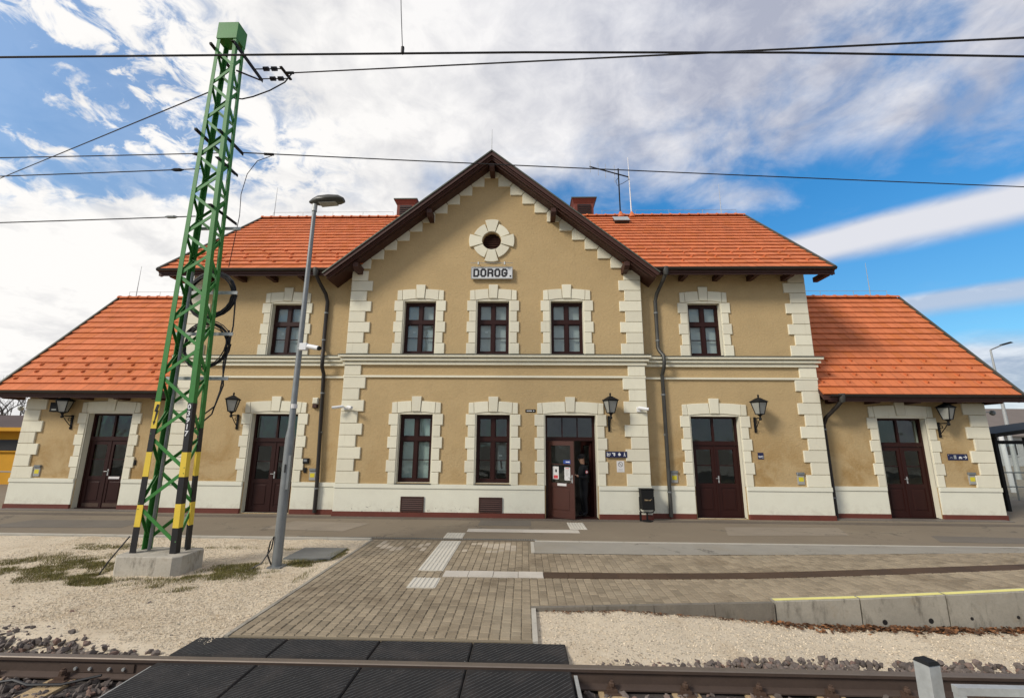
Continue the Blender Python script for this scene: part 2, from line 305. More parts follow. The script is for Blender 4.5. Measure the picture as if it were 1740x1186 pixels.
# ------------------------------------------------------------------ mesh helpers
class MB:
    def __init__(s): s.v = []; s.f = []; s.mi = []; s.cur = 0
    def add(s, vs, fs):
        b = len(s.v); s.v += [tuple(p) for p in vs]
        s.f += [tuple(b+i for i in f) for f in fs]; s.mi += [s.cur]*len(fs); return s
    def box(s, x0, x1, y0, y1, z0, z1):
        return s.add([(x0, y0, z0), (x1, y0, z0), (x1, y1, z0), (x0, y1, z0), (x0, y0, z1), (x1, y0, z1), (x1, y1, z1), (x0, y1, z1)],
                     [(0, 3, 2, 1), (4, 5, 6, 7), (0, 1, 5, 4), (1, 2, 6, 5), (2, 3, 7, 6), (3, 0, 4, 7)])
    def prism(s, poly, y0, y1):      # polygon in xz extruded along y
        n = len(poly); vs = [(x, y0, z) for x, z in poly]+[(x, y1, z) for x, z in poly]
        return s.add(vs, [tuple(range(n)), tuple(range(2*n-1, n-1, -1))]+[(i, (i+1) % n, n+(i+1) % n, n+i) for i in range(n)])
    def block(s, poly, yw, d, ch=.008, back=.0):   # convex polygon in xz proud of the wall with a chamfered face
        n = len(poly); cx = sum(p[0] for p in poly)/n; cz = sum(p[1] for p in poly)/n
        ins = []
        for x, z in poly:
            L = math.hypot(cx-x, cz-z); q = min(.3, ch*1.4/L); ins.append((x+(cx-x)*q, z+(cz-z)*q))
        vs = [(x, yw-d, z) for x, z in ins]+[(x, yw-d+ch, z) for x, z in poly]+[(x, yw+back, z) for x, z in poly]
        fs = [tuple(range(n))]
        for a in (0, n): fs += [(a+i, a+n+i, a+n+(i+1) % n, a+(i+1) % n) for i in range(n)]
        return s.add(vs, fs)
    def bar(s, a, b, w, h=None, upv=(0, 0, 1)):    # rectangular bar from a to b
        h = h or w; a, b = Vector(a), Vector(b); d = (b-a).normalized(); u = Vector(upv)
        if abs(d.dot(u)) > .97: u = Vector((0, 1, 0))
        r = d.cross(u).normalized()*w/2; q = r.cross(d).normalized()*h/2
        vs = [p+i*r+j*q for p in (a, b) for i, j in ((-1, -1), (1, -1), (1, 1), (-1, 1))]
        return s.add(vs, [(0, 1, 2, 3), (7, 6, 5, 4)]+[(i, (i+1) % 4, 4+(i+1) % 4, 4+i) for i in range(4)])
    def tube(s, pts, r, n=8, cap=True, r1=None):
        pts = [Vector(p) for p in pts]; m = len(pts); vs = []; prev = None
        for i, p in enumerate(pts):
            d = (pts[min(i+1, m-1)]-pts[max(i-1, 0)]).normalized()
            if prev is None:
                a = Vector((0, 0, 1)) if abs(d.z) < .9 else Vector((1, 0, 0)); u = d.cross(a).normalized()
            else: u = (prev-d*prev.dot(d)).normalized()
            prev = u; w = d.cross(u); rr = r if r1 is None else r+(r1-r)*i/(m-1)
            vs += [p+(u*math.cos(2*math.pi*j/n)+w*math.sin(2*math.pi*j/n))*rr for j in range(n)]
        fs = [(i*n+j, i*n+(j+1) % n, (i+1)*n+(j+1) % n, (i+1)*n+j) for i in range(m-1) for j in range(n)]
        if cap: fs += [tuple(range(n-1, -1, -1)), tuple(range((m-1)*n, m*n))]
        return s.add(vs, fs)
    def lathe(s, prof, cx, cy, n=12):     # profile of (r, z)
        vs = [(cx+r*math.cos(2*math.pi*j/n), cy+r*math.sin(2*math.pi*j/n), z) for r, z in prof for j in range(n)]
        fs = [(i*n+j, i*n+(j+1) % n, (i+1)*n+(j+1) % n, (i+1)*n+j) for i in range(len(prof)-1) for j in range(n)]
        return s.add(vs, fs+[tuple(range(n-1, -1, -1)), tuple(range((len(prof)-1)*n, len(prof)*n))])
    def mesh(s, name, mats):
        me = bpy.data.meshes.new(name); me.from_pydata(s.v, [], s.f)
        for m in (mats if isinstance(mats, (list, tuple)) else [mats]): me.materials.append(m)
        if max(s.mi, default=0): me.polygons.foreach_set('material_index', s.mi)
        me.update(); return me

W = {}
def link(o, parent=None, local=False):
    C.objects.link(o)
    base = Matrix.Identity(4)
    if parent is not None:
        o.parent = parent
        if local: base = W[parent]
        else: o.matrix_parent_inverse = W[parent].inverted()
    W[o] = base @ Matrix.LocRotScale(o.location, o.rotation_euler, o.scale)
    return o
def tag(o, label=None, cat=None, group=None, kind=None):
    for a, b in (('label', label), ('category', cat), ('group', group), ('kind', kind)):
        if b: o[a] = b
    return o
def ob(name, me, parent=None, loc=(0, 0, 0), rot=(0, 0, 0), local=False, scale=(1, 1, 1)):
    o = bpy.data.objects.new(name, me); o.location = loc; o.rotation_euler = rot; o.scale = scale
    return link(o, parent, local)
def part(name, mb, m, parent, local=False, smooth=False, label=None, kind=None):
    me = mb.mesh(name, m)
    if smooth: me.polygons.foreach_set('use_smooth', [True]*len(me.polygons)); 
    if smooth:
        try: me.set_sharp_from_angle(angle=rad(40))
        except Exception: pass
    o = ob(name, me, parent, local=local); tag(o, label=label, kind=kind); return o
def thing(name, label, cat, loc, group=None, rz=0):
    o = bpy.data.objects.new(name, None); o.empty_display_size = .2; o.location = loc; o.rotation_euler = (0, 0, rz)
    link(o); return tag(o, label, cat, group)
def one(name, mb, m, label, cat, group=None, smooth=False):
    o = part(name, mb, m, None, smooth=smooth); return tag(o, label, cat, group)
def struct(name, mb, m):
    o = part(name, mb, m, None); o['kind'] = 'structure'; return o
def text_mesh(body, size, m, depth=.003, bold=0.0, spacing=1.0):
    cu = bpy.data.curves.new('t', 'FONT'); cu.body = body; cu.size = size; cu.extrude = depth/2; cu.offset = bold
    cu.align_x = 'CENTER'; cu.align_y = 'CENTER'; cu.space_character = spacing; cu.resolution_u = 3
    o = bpy.data.objects.new('t', cu); C.objects.link(o)
    me = bpy.data.meshes.new_from_object(o.evaluated_get(bpy.context.evaluated_depsgraph_get()))
    bpy.data.objects.remove(o)
    n = len(me.vertices); co = np.empty(n*3); me.vertices.foreach_get('co', co); co = co.reshape(-1, 3)
    co = np.stack([co[:, 0], -co[:, 2], co[:, 1]], 1); me.vertices.foreach_set('co', co.ravel()); me.materials.clear(); me.materials.append(m); me.update()
    return me
def big_mesh(name, V, F, m, rnd=None):
    me = bpy.data.meshes.new(name); V = np.asarray(V, np.float32); F = np.asarray(F, np.int32); nf, k = F.shape
    me.vertices.add(len(V)); me.vertices.foreach_set('co', V.ravel())
    me.loops.add(nf*k); me.loops.foreach_set('vertex_index', F.ravel())
    me.polygons.add(nf); me.polygons.foreach_set('loop_start', np.arange(0, nf*k, k, dtype=np.int32))
    me.polygons.foreach_set('loop_total', np.full(nf, k, np.int32))
    me.materials.append(m)
    if rnd is not None:
        a = me.attributes.new('rnd', 'FLOAT', 'FACE'); a.data.foreach_set('value', np.asarray(rnd, np.float32))
    me.update(calc_edges=True); me.validate(); me.shade_flat(); return me
def vnoise(x, y, s=1.0, seed=0.0):
    x = np.asarray(x)*s+seed*7.1; y = np.asarray(y)*s+seed*3.3
    return (np.sin(x*1.7+1.3*np.sin(y*1.1))+np.sin(y*2.3+1.7*np.sin(x*.9))+.5*np.sin(3.9*x+2.1*y)+.5*np.sin(4.7*y-3.1*x))/3

# ================================================================== ground and paving
D, S, WY = 13.48, 13.74, 14.14            # facade planes: projecting bay, main block, wings
CX = -0.98
def pz(x, y):
    x = np.asarray(x, float); return np.minimum(.062*.9*np.log1p(np.exp(np.clip((x-3.3)/.9, -30, 30))), .55)*np.clip((10.6-np.asarray(y))/3.4, 0, 1)
def grid(name, x0, x1, y0, y1, nx, ny, fz, m, kind='structure'):
    xs = np.linspace(x0, x1, nx); ys = np.linspace(y0, y1, ny); X, Y = np.meshgrid(xs, ys)
    V = np.stack([X, Y, fz(X, Y)], -1).reshape(-1, 3)
    i = np.arange((ny-1)*nx).reshape(ny-1, nx)[:, :-1].ravel()
    F = np.stack([i, i+1, i+nx+1, i+nx], 1)
    me = big_mesh(name, V, F, m); me.polygons.foreach_set('use_smooth', [True]*len(me.polygons))
    o = ob(name, me); o['kind'] = kind; return o

struct('ground', MB().add([(-1500, -600, -.42), (1500, -600, -.42), (1500, 2500, -.42), (-1500, 2500, -.42)], [(0, 1, 2, 3)]), M['groundm'])
forecourt = struct('forecourt', MB().box(-70, 70, 10.62, 90, -.4, 0), M['asphalt'])
for i, (q, mm) in enumerate((([(-6.6, 11.5), (-4.4, 11.3), (-4.1, 12.4), (-6.2, 12.6)], 'asph_l'), ([(4.9, 11.4), (7.9, 11.6), (8.3, 12.6), (5.3, 12.5)], 'asph_l'), ([(9.5, 11.0), (12.6, 10.9), (12.9, 11.5), (9.9, 11.7)], 'asph_d'), ([(-1.2, 12.3), (.2, 12.3), (.2, 13.1), (-1.2, 13.1)], 'asph_d'), ([(-13.5, 11.2), (-10.0, 11.4), (-10.2, 12.4), (-13.2, 12.3)], 'asph_d'))):
    part('asphalt_patch', MB().add([(x, y, .004) for x, y in q], [(0, 1, 2, 3)]), M[mm], forecourt)
part('gutter_setts', MB().box(-16.3, 14.3, 13.08, 13.42, -.05, .006), M['setts'], forecourt)
grid('gravel_bed', -30, -3.42, 5.02, 10.48, 260, 110, lambda x, y: -.02+.012*vnoise(x, y, 2.2)+.008*vnoise(x, y, 7.)-.13*np.clip((5.5-y)/.45, 0, 1)*np.clip((-3.2-x)/2.2, 0, 1), M['gravel'])
def gz(x, y):
    return -.045-.2*np.clip((x-1.3)/2.6, 0, 1)**1.2+.01*vnoise(x, y, 3.)+.006*vnoise(x, y, 9.)-.05*np.clip((5.4-y)/.4, 0, 1)
grid('gravel_verge', .16, 25, 5.02, 6.9, 260, 50, gz, M['gravel'])
grid('track_bed', -30, 30, 1.9, 5.06, 120, 20, lambda x, y: -.21+.02*vnoise(x, y, 3.), M['soil'])
struct('near_platform', MB().box(-25, 25, -6, 1.9, -.4, .45), M['concl'])

pave = grid('pavement', -3.36, 24, 0, 1, 160, 24, lambda x, y: 0*x, M['sand'])
me = pave.data; co = np.empty(len(me.vertices)*3); me.vertices.foreach_get('co', co); co = co.reshape(-1, 3)
y_lo = np.where(co[:, 0] < .1, 6.56, np.where(co[:, 0] < 3.42, 6.58+.0636*co[:, 0], 6.87)); co[:, 1] = y_lo+(10.48-y_lo)*co[:, 1]
co[:, 2] = pz(co[:, 0], co[:, 1])-.009; me.vertices.foreach_set('co', co.ravel()); me.update()
part('bedding', MB().box(-3.36, .11, 5.5, 6.57, -.4, -.0095), M['sand'], pave)
grid('concrete_strip', .2, 26, 9.45, 10.46, 100, 14, lambda x, y: pz(x, y)+.002+.004*vnoise(x, y, 2.), M['strip'])
# edging stones
def kerb(name, m, pts, w, h, step):
    a, b = Vector(pts[0]), Vector(pts[1]); L = (b-a).length; n = max(1, round(L/step)); d = (b-a)/n; o0 = None
    for i in range(n):
        p, q = a+d*i, a+d*(i+1); g = d.normalized()*.004
        mb = MB(); mb.bar(p+g+Vector((0, 0, -h/2)), q-g+Vector((0, 0, -h/2)), w, h)
        part('edging_stone', mb, m, pave)
kerb('k', M['conc'], [(-3.39, 5.5, .003), (-3.39, 10.5, .003)], .05, .2, 1.0)
kerb('k', M['concl'], [(.135, 5.5, .002), (.135, 6.52, .002)], .06, .2, .5)
kerb('k', M['kerbdark'], [(.10, 6.54, .002), (3.44, 6.755, .047)], .07, .5, .82)
kerb('k', M['concl'], [(-30, 10.56, .012), (-3.44, 10.56, .012)], .1, .2, 1.0)
kerb('k', M['concl'], [(.25, 10.54, .008), (26, 10.54, .008)], .1, .2, 1.0)
kerb('k', M['concl'], [(.19, 9.5, .008), (.19, 10.46, .008)], .07, .2, .5)
# drain slot across the path
dr = MB(); dr.box(-5.2, .3, 10.625, 10.70, -.05, .004)
drain = part('drain_channel', dr, M['galvdark'], pave)
sm = MB()
for i in range(100): sm.box(-5.15+i*.054, -5.15+i*.054+.026, 10.632, 10.693, .004, .0065)
part('drain_slots', sm, M['blackp'], drain)

# tactile plates
def ribbed(w, l):
    mb = MB(); mb.box(-w/2, w/2, 0, l, -.02, .004)
    n = 6
    for i in range(n):
        c = -w/2+w*(i+.5)/n; h = w/n*.3
        mb.add([(c-h, .006, .004), (c+h, .006, .004), (c+h*.5, .006, .011), (c-h*.5, .006, .011), (c-h, l-.006, .004), (c+h, l-.006, .004), (c+h*.5, l-.006, .011), (c-h*.5, l-.006, .011)],
               [(0, 1, 2, 3), (1, 5, 6, 2), (2, 6, 7, 3), (3, 7, 4, 0), (7, 6, 5, 4)])
    return mb.mesh('tactile_plate', M['tact'])
rm = ribbed(.44, .44)
rects = []
def tact_run(x, y0, y1, dx=0.0):
    n = max(1, round((y1-y0)/.45)); st = (y1-y0)/n
    for i in range(n):
        ob('tactile_plate', rm, pave, (x+dx*i, y0+st*i, 0), scale=(1, st/.45, 1))
    rects.append((x-.19, x+.19, y0-.004, y1+.004))
tact_run(-1.56, 7.26, 7.76); tact_run(-1.60, 8.17, 10.44); tact_run(-1.62, 10.72, 11.32); tact_run(1.40, 11.92, 12.86)
pw = MB().block([(-.206, -.158), (.206, -.158), (.206, .158), (-.206, .158)], 0, .02, .004)
def flat(mb): mb.v = [(x, z, -y) for x, y, z in mb.v]; return mb      # wall block -> lying plate
pwm = flat(pw).mesh('pale_plate', M['tactw'])
for i in range(4): ob('pale_plate', pwm, pave, (-1.13+.418*i, 8.0, -.012+.004*(i % 2)))
rects.append((-1.34, .34, 7.838, 8.162))
for i in range(6): ob('pale_plate', pwm, pave, (-1.16+.46*i, 11.66, -.012), scale=(1.14, 1.1, 1))
bpm = flat(MB().block([(-.203, -.151), (.203, -.151), (.203, .151), (-.203, .151)], 0, .02, .004)).mesh('brown_plate', M['brownplate'])
for i in range(30):
    x = .545+.41*i; ob('brown_plate', bpm, pave, (x, 8.0, float(pz(x, 8.0))-.012), rot=(0, -(float(pz(x+.1, 8.0))-float(pz(x-.1, 8.0)))/.2, 0))
rects.append((.33, 12.9, 7.845, 8.155))

# paving bricks: nearest 300 as objects, the rest one mesh
BW, BL = 3.467/28, .14
bricks = []
def lay(x0, x1, y0f, y1):
    for i in range(round((x1-x0)/BW)):
        cx = x0+BW*(i+.5); ya = y0f(cx); y = ya-random.uniform(.0, 1)*BL*.5-(i % 2)*BL*.5
        while y < y1:
            L = BL*random.choice((.8, 1, 1, 1.25)); segs = [(max(y, ya), min(y+L, y1))]
            for r in rects:
                if r[0] < cx < r[1]: segs = [q for a, b in segs for q in ((a, min(b, r[2])), (max(a, r[3]), b)) if q[1]-q[0] > .025]
            bricks.extend((cx, (a+b)/2, b-a-.013) for a, b in segs if b-a > .03)
            y += L
lay(-3.362, .105, lambda x: 5.54, 10.50)
lay(.105, 12.8, lambda x: 6.60+.0636*x if x < 3.42 else 6.885, 9.45)
bricks.sort(key=lambda q: math.hypot(q[0], q[1]))
def brick_proto(l, c=.008):
    w = BW-.010; mb = MB()
    mb.add([(-w/2+c, -l/2+c, .0), (w/2-c, -l/2+c, 0), (w/2-c, l/2-c, 0), (-w/2+c, l/2-c, 0), (-w/2, -l/2, -c), (w/2, -l/2, -c), (w/2, l/2, -c), (-w/2, l/2, -c), (-w/2, -l/2, -.05), (w/2, -l/2, -.05), (w/2, l/2, -.05), (-w/2, l/2, -.05)],
           [(0, 1, 2, 3)]+[(i, 4+i, 4+(i+1) % 4, (i+1) % 4) for i in range(4)]+[(4+i, 8+i, 8+(i+1) % 4, 4+(i+1) % 4) for i in range(4)])
    return mb
cache = {}
for cx, cy, l in bricks[:300]:
    key = round(l, 3)
    if key not in cache: cache[key] = brick_proto(l).mesh('brick', M['paver'])
    ob('brick', cache[key], pave, (cx, cy, random.uniform(-.003, .002)), rot=(random.gauss(0, .006), random.gauss(0, .006), random.gauss(0, .004)))
V, F, R = [], [], []; V2, F2, R2 = [], [], []
for cx, cy, l in bricks[300:]:
    if 9.55 < cy < 10.35 and (-3.1 < cx < -2.0 or -1.3 < cx < -.1) and vnoise(cx, cy, 2.6, 4)+random.gauss(0, .25) > .05:
        q = brick_proto(l); b = len(V2); V2 += [(x+cx, y+cy, zz+.001) for x, y, zz in q.v]; F2 += [tuple(b+i for i in f) for f in q.f]; R2 += [random.random()]*9; continue
    q = brick_proto(l); b = len(V); z = float(pz(cx, cy))+random.uniform(-.002, .002); tx = random.gauss(0, .01)
    V += [(x+cx, y+cy, zz+z+x*tx+(float(pz(cx+.1, cy))-float(pz(cx-.1, cy)))/.2*x) for x, y, zz in q.v]; F += [tuple(b+i for i in f) for f in q.f]; r = random.random(); R += [r]*9
tag(ob('bricks', big_mesh('bricks', V, F, M['paver'], R), pave), kind='stuff'); tag(ob('pale_bricks', big_mesh('pale_bricks', V2, F2, M['paver_l'], R2), pave), kind='stuff')

# platform edge units with the yellow line
plat = thing('platform_edge', 'concrete platform edge wall with yellow line at right of the crossing', 'platform edge', (3.45, 6.76, -.3))
x = 3.45; i = 0
while x < 13:
    L = 1.16; x2 = x+L; z0, z1 = float(pz(x, 6.8))+.02, float(pz(x2, 6.8))+.02
    mb = MB(); g = .012
    mb.add([(x+g, 6.74, -.6), (x2-g, 6.74, -.6), (x2-g, 6.74, z1-.012), (x+g, 6.74, z0-.012), (x+g, 6.752, z0), (x2-g, 6.752, z1), (x+g, 6.87, z0), (x2-g, 6.87, z1), (x+g, 6.87, -.6), (x2-g, 6.87, -.6)],
           [(0, 1, 2, 3), (3, 2, 5, 4), (4, 5, 7, 6), (0, 3, 4, 6, 8), (1, 9, 7, 5, 2)])
    u = part('edge_unit', mb, M['conc'], plat)
    part('yellow_line', MB().add([(x+g+.003, 6.754, z0+.003), (x2-g-.003, 6.754, z1+.003), (x2-g-.003, 6.84, z1+.003), (x+g+.003, 6.84, z0+.003)], [(0, 1, 2, 3)]), M['lineyellow'], u)
    hz = .36 if i else .0
    if i:
        for fx in (.25, .78):
            hm = MB(); c = (x+L*fx, 6.738, z0-.3+.05*fx)
            hm.tube([(c[0], 6.7385, c[2]), (c[0], 6.737, c[2])], .022 if i != 1 else .034, 10); part('lifting_hole', hm, M['blackp'], u)
    x = x2; i += 1

# ------------------------------------------------------------------ stones, chips, grass, leaves
ICO_V = []; ph = (1+5**.5)/2
for a, b in ((-1, ph), (1, ph), (-1, -ph), (1, -ph)): ICO_V.append((a, b, 0))
for a, b in ((-1, ph), (1, ph), (-1, -ph), (1, -ph)): ICO_V.append((0, a, b))
for a, b in ((ph, -1), (ph, 1), (-ph, -1), (-ph, 1)): ICO_V.append((a, 0, b))
ICO_V = np.array(ICO_V)/math.sqrt(1+ph*ph)
ICO_F = np.array([(0, 11, 5), (0, 5, 1), (0, 1, 7), (0, 7, 10), (0, 10, 11), (1, 5, 9), (5, 11, 4), (11, 10, 2), (10, 7, 6), (7, 1, 8), (3, 9, 4), (3, 4, 2), (3, 2, 6), (3, 6, 8), (3, 8, 9), (4, 9, 5), (2, 4, 11), (6, 2, 10), (8, 6, 7), (9, 8, 1)])
OCT_V = np.array([(1, 0, 0), (-1, 0, 0), (0, 1, 0), (0, -1, 0), (0, 0, 1), (0, 0, -1)], float)
OCT_F = np.array([(0, 2, 4), (2, 1, 4), (1, 3, 4), (3, 0, 4), (2, 0, 5), (1, 2, 5), (3, 1, 5), (0, 3, 5)])
def scatter(name, P, size, m, pv, pf, jit=.3, flatk=.7):
    n = len(P); k = len(pv)
    v = pv[None]*(1+RNG.uniform(-jit, jit, (n, k, 1)))
    sc = size[:, None]*RNG.uniform(.65, 1.25, (n, 3)); sc[:, 2] *= flatk
    v = v*sc[:, None, :]
    q = RNG.normal(size=(n, 4)); q /= np.linalg.norm(q, axis=1)[:, None]
    w, x, y, z = q.T
    Rm = np.stack([1-2*(y*y+z*z), 2*(x*y-w*z), 2*(x*z+w*y), 2*(x*y+w*z), 1-2*(x*x+z*z), 2*(y*z-w*x), 2*(x*z-w*y), 2*(y*z+w*x), 1-2*(x*x+y*y)], 1).reshape(n, 3, 3)
    v = np.einsum('nij,nkj->nki', Rm, v)+P[:, None, :]
    F = (pf[None]+(np.arange(n)*k)[:, None, None]).reshape(-1, 3)
    me = big_mesh(name, v.reshape(-1, 3), F, m, np.repeat(RNG.random(n), len(pf)))
    return ob(name, me)
def pts_in(n, x0, x1, y0, y1, fz, keep=None):
    x = RNG.uniform(x0, x1, n); y = RNG.uniform(y0, y1, n)
    if keep is not None:
        k = keep(x, y); x, y = x[k], y[k]
    return np.stack([x, y, fz(x, y)], 1)
P = [pts_in(1500, -11, -3.72, 5.05, 6.1, lambda x, y: -.1+.05*np.clip((y-5)/.6, 0, 1)+0*x, lambda x, y: y < 5.1+.6*np.clip((-3.75-x)/1.9, 0, 1)+.14*vnoise(x, y, 5.)),
     pts_in(1100, -11, -3.72, 5.05, 5.95, lambda x, y: -.065+.05*np.clip((y-5)/.6, 0, 1)+0*x, lambda x, y: y < 5.08+.5*np.clip((-3.75-x)/1.9, 0, 1)+.15*vnoise(x, y, 4.)),
     pts_in(2200, -11, -3.7, 2.6, 4.9, lambda x, y: -.19+0*x), pts_in(1800, .55, 11, 3.2, 4.9, lambda x, y: -.19+0*x),
     pts_in(2400, .75, 13, 5.05, 5.6, lambda x, y: -.09+0*x, lambda x, y: y < 5.16+.26*np.clip((x-.6)/1.6, 0, 1)+.07*vnoise(x, y, 5.)),
     pts_in(130, -9, -3.8, 5.2, 6.8, lambda x, y: -.02+0*x, lambda x, y: RNG.random(len(x)) < np.clip(1.3-(y-5.2), .02, 1)*.5)]
P = np.concatenate(P)
tag(scatter('ballast', P, RNG.uniform(.02, .044, len(P)), M['ballast'], ICO_V, ICO_F, .42), 'dark grey and brown ballast stones along the rail', 'ballast', kind='stuff')
lx = lambda x, y: -.012+.012*vnoise(x, y, 2.2)
nb_ = lambda x, y: y > 5.2+.58*np.clip((-3.75-x)/1.9, 0, 1)+.14*vnoise(x, y, 5.)
P = np.concatenate([pts_in(15000, -10, -3.45, 5.3, 10.45, lx, nb_), pts_in(7000, -6.5, -3.45, 5.2, 7.5, lx, nb_), pts_in(9000, .2, 12, 5.2, 6.72, lambda x, y: gz(x, y)+.004)])
tag(scatter('limestone_gravel', P, RNG.uniform(.004, .012, len(P)), M['pebble'], OCT_V, OCT_F), 'loose pale limestone chips on the gravel beds', 'gravel', kind='stuff')

def grass(n, centres):
    V, F, R = [], [], []
    for cx, cy, rx, ry, dens in centres:
        for _ in range(int(n*dens*rx*ry)):
            a = random.uniform(0, 2*math.pi); r = math.sqrt(random.random())
            x, y = cx+rx*r*math.cos(a), cy+ry*r*math.sin(a)
            if vnoise(x, y, 3.5, 2)+random.gauss(0, .15) < -.55+r*.75: continue
            if -6.98 < x < -5.52 and 7.52 < y < 8.75: continue
            b = len(V); h = random.uniform(.012, .06)*(1.25-r*.6); t = random.uniform(0, 6.28); w = .004; ln = random.uniform(.1, 1.1)*h
            V += [(x-w*math.sin(t), y+w*math.cos(t), -.03), (x+w*math.sin(t), y-w*math.cos(t), -.03), (x+ln*math.cos(t), y+ln*math.sin(t), -.02+h)]
            F.append((b, b+1, b+2)); R.append(random.random())
    return big_mesh('grass', V, F, M['grass'], R)
GC = [(-7.2, 7.45, 1.3, .3, .9), (-8.0, 7.8, 1.5, .35, .8), (-5.0, 7.65, .9, .3, .8), (-7.6, 8.1, 1.1, .55, 1), (-8.6, 8.5, 1.3, .6, .6), (-8.6, 9.6, .9, .3, .5), (-6.3, 7.45, 1.2, .35, 1.1), (-5.2, 7.95, .75, .45, 1.1), (-4.7, 8.15, .6, .4, 1.6), (-4.05, 8.6, .45, .3, 1.3), (-3.65, 9.2, .16, .5, 1.4), (-5.4, 7.1, .5, .2, .9), (-8.9, 7.4, 1.0, .25, .25), (-3.62, 7.9, .1, .5, .3), (-6.0, 9.6, 1.5, .15, .3)]
tag(ob('grass', grass(19000, GC)), 'sparse brownish green grass around the mast footing and lamp post', 'grass', kind='stuff')
def leaves():
    V, F, R = [], [], []
    for _ in range(3800):
        x = random.uniform(3.3, 12); y = 6.73-abs(random.gauss(0, .085*(.7+.6*abs(vnoise(x, 0, 2.1)))))-.02*random.random(); 
        if random.random() > .25+.75*min(1, (x-3.2)/1.2): continue
        z = float(gz(x, y))+random.uniform(.0, .035); s = random.uniform(.012, .038); a = random.uniform(0, 6.28); b = len(V)
        dx, dy = math.cos(a)*s, math.sin(a)*s; k1, k2 = random.uniform(-.6, .8)*s, random.uniform(-.6, .8)*s
        V += [(x-dx, y-dy, z), (x+dy*.6, y-dx*.6, z+k1), (x+dx, y+dy, z+.3*s), (x-dy*.6, y+dx*.6, z+k2)]; F.append((b, b+1, b+2, b+3)); R.append(random.random())
    for _ in range(260):
        x = random.uniform(.3, 3.4); y = 6.5+.062*x-abs(random.gauss(0, .05)); z = float(gz(x, y))+.01; s = random.uniform(.01, .025); a = random.uniform(0, 6.28); b = len(V)
        dx, dy = math.cos(a)*s, math.sin(a)*s
        V += [(x-dx, y-dy, z), (x+dy*.6, y-dx*.6, z+.01), (x+dx, y+dy, z+.3*s), (x-dy*.6, y+dx*.6, z+.008)]; F.append((b, b+1, b+2, b+3)); R.append(random.random())
    return big_mesh('fallen_leaves', V, F, M['leaf'], R)
tag(ob('fallen_leaves', leaves()), 'brown dead leaves drifted against the platform edge wall', 'leaves', kind='stuff')

# ------------------------------------------------------------------ track
rl = thing('rail', 'rusty steel rail of the near track running past the crossing', 'rail', (0, 4.97, -.17))
prof = [(-.078, -.175), (.078, -.175), (.078, -.162), (.014, -.14), (.012, -.05), (.04, -.035), (.042, -.008), (.034, 0), (-.034, 0), (-.042, -.008), (-.04, -.035), (-.012, -.05), (-.014, -.14), (-.078, -.162)]
mb = MB(); n = len(prof)
mb.add([(x, 4.97+a, b) for x in (-30, 30) for a, b in prof], [(i, (i+1) % n, n+(i+1) % n, n+i) for i in range(n)]+[tuple(range(n))])
mb.mi = [1 if i in (6, 7, 8) else 0 for i in range(n)]+[0]
part('rail_profile', mb, [M['rail'], M['railtop']], rl)
fp = MB().box(-4.72, -3.95, 4.943, 4.957, -.135, -.06)
fpo = part('fishplate', fp, M['rail'], rl)
for bx in (-4.55, -4.4, -4.2, -4.05):
    part('bolt', MB().tube([(bx, 4.945, -.1), (bx, 4.925, -.1)], .016, 6), M['galv'], fpo)
SLAB = {.86: 'wooden sleeper just right of the rubber crossing panels', 1.57: 'second wooden sleeper right of the crossing', 2.27: 'third wooden sleeper right of the crossing', 2.95: 'fourth wooden sleeper right of the crossing, left of the barrier post', 3.66: 'fifth wooden sleeper right of the crossing, behind the barrier post', 4.36: 'sixth wooden sleeper right of the crossing, behind the railing'}
for x in [-5.35, -4.62, .86, 1.57, 2.27, 2.95, 3.66, 4.36]:
    s = thing('sleeper', '', 'sleeper', (x, 4.2, -.2), 'wooden sleepers under the near rail')
    s['label'] = ('weathered pale wooden sleeper, first one left of the rubber crossing' if x == -4.62 else 'wooden sleeper at the left edge of the picture under the rail' if x < -5 else SLAB[x])
    part('beam', MB().block([(x-.13, -.36), (x+.13, -.36), (x+.13, -.181), (x-.13, -.181)], 2.9, 0.0, .01, 2.45), M['sleeper'], s)
    part('base_plate', MB().box(x-.08, x+.08, 4.82, 5.12, -.181, -.172), M['clip'], s)
    cm = MB(); cm.box(x-.05, x+.05, 4.85, 4.905, -.172, -.145); cm.box(x-.035, x+.035, 4.87, 4.925, -.15, -.125); cm.tube([(x, 4.88, -.172), (x, 4.88, -.075)], .017, 8); cm.lathe([(.03, -.118), (.03, -.092), (.018, -.085)], x, 4.88, 6)
    part('rail_clip', cm, M['clip'], s)
one('bond_cable', MB().tube([(-5.6, 4.78, -.12), (-5.1, 4.74, -.14), (-4.95, 4.72, -.11), (-4.8, 4.72, -.15), (-4.5, 4.76, -.16), (-4.2, 4.86, -.12)], .012, 6), M['cable'], 'thin dark bonding cable looping beside the rail at far left', 'cable', smooth=True)
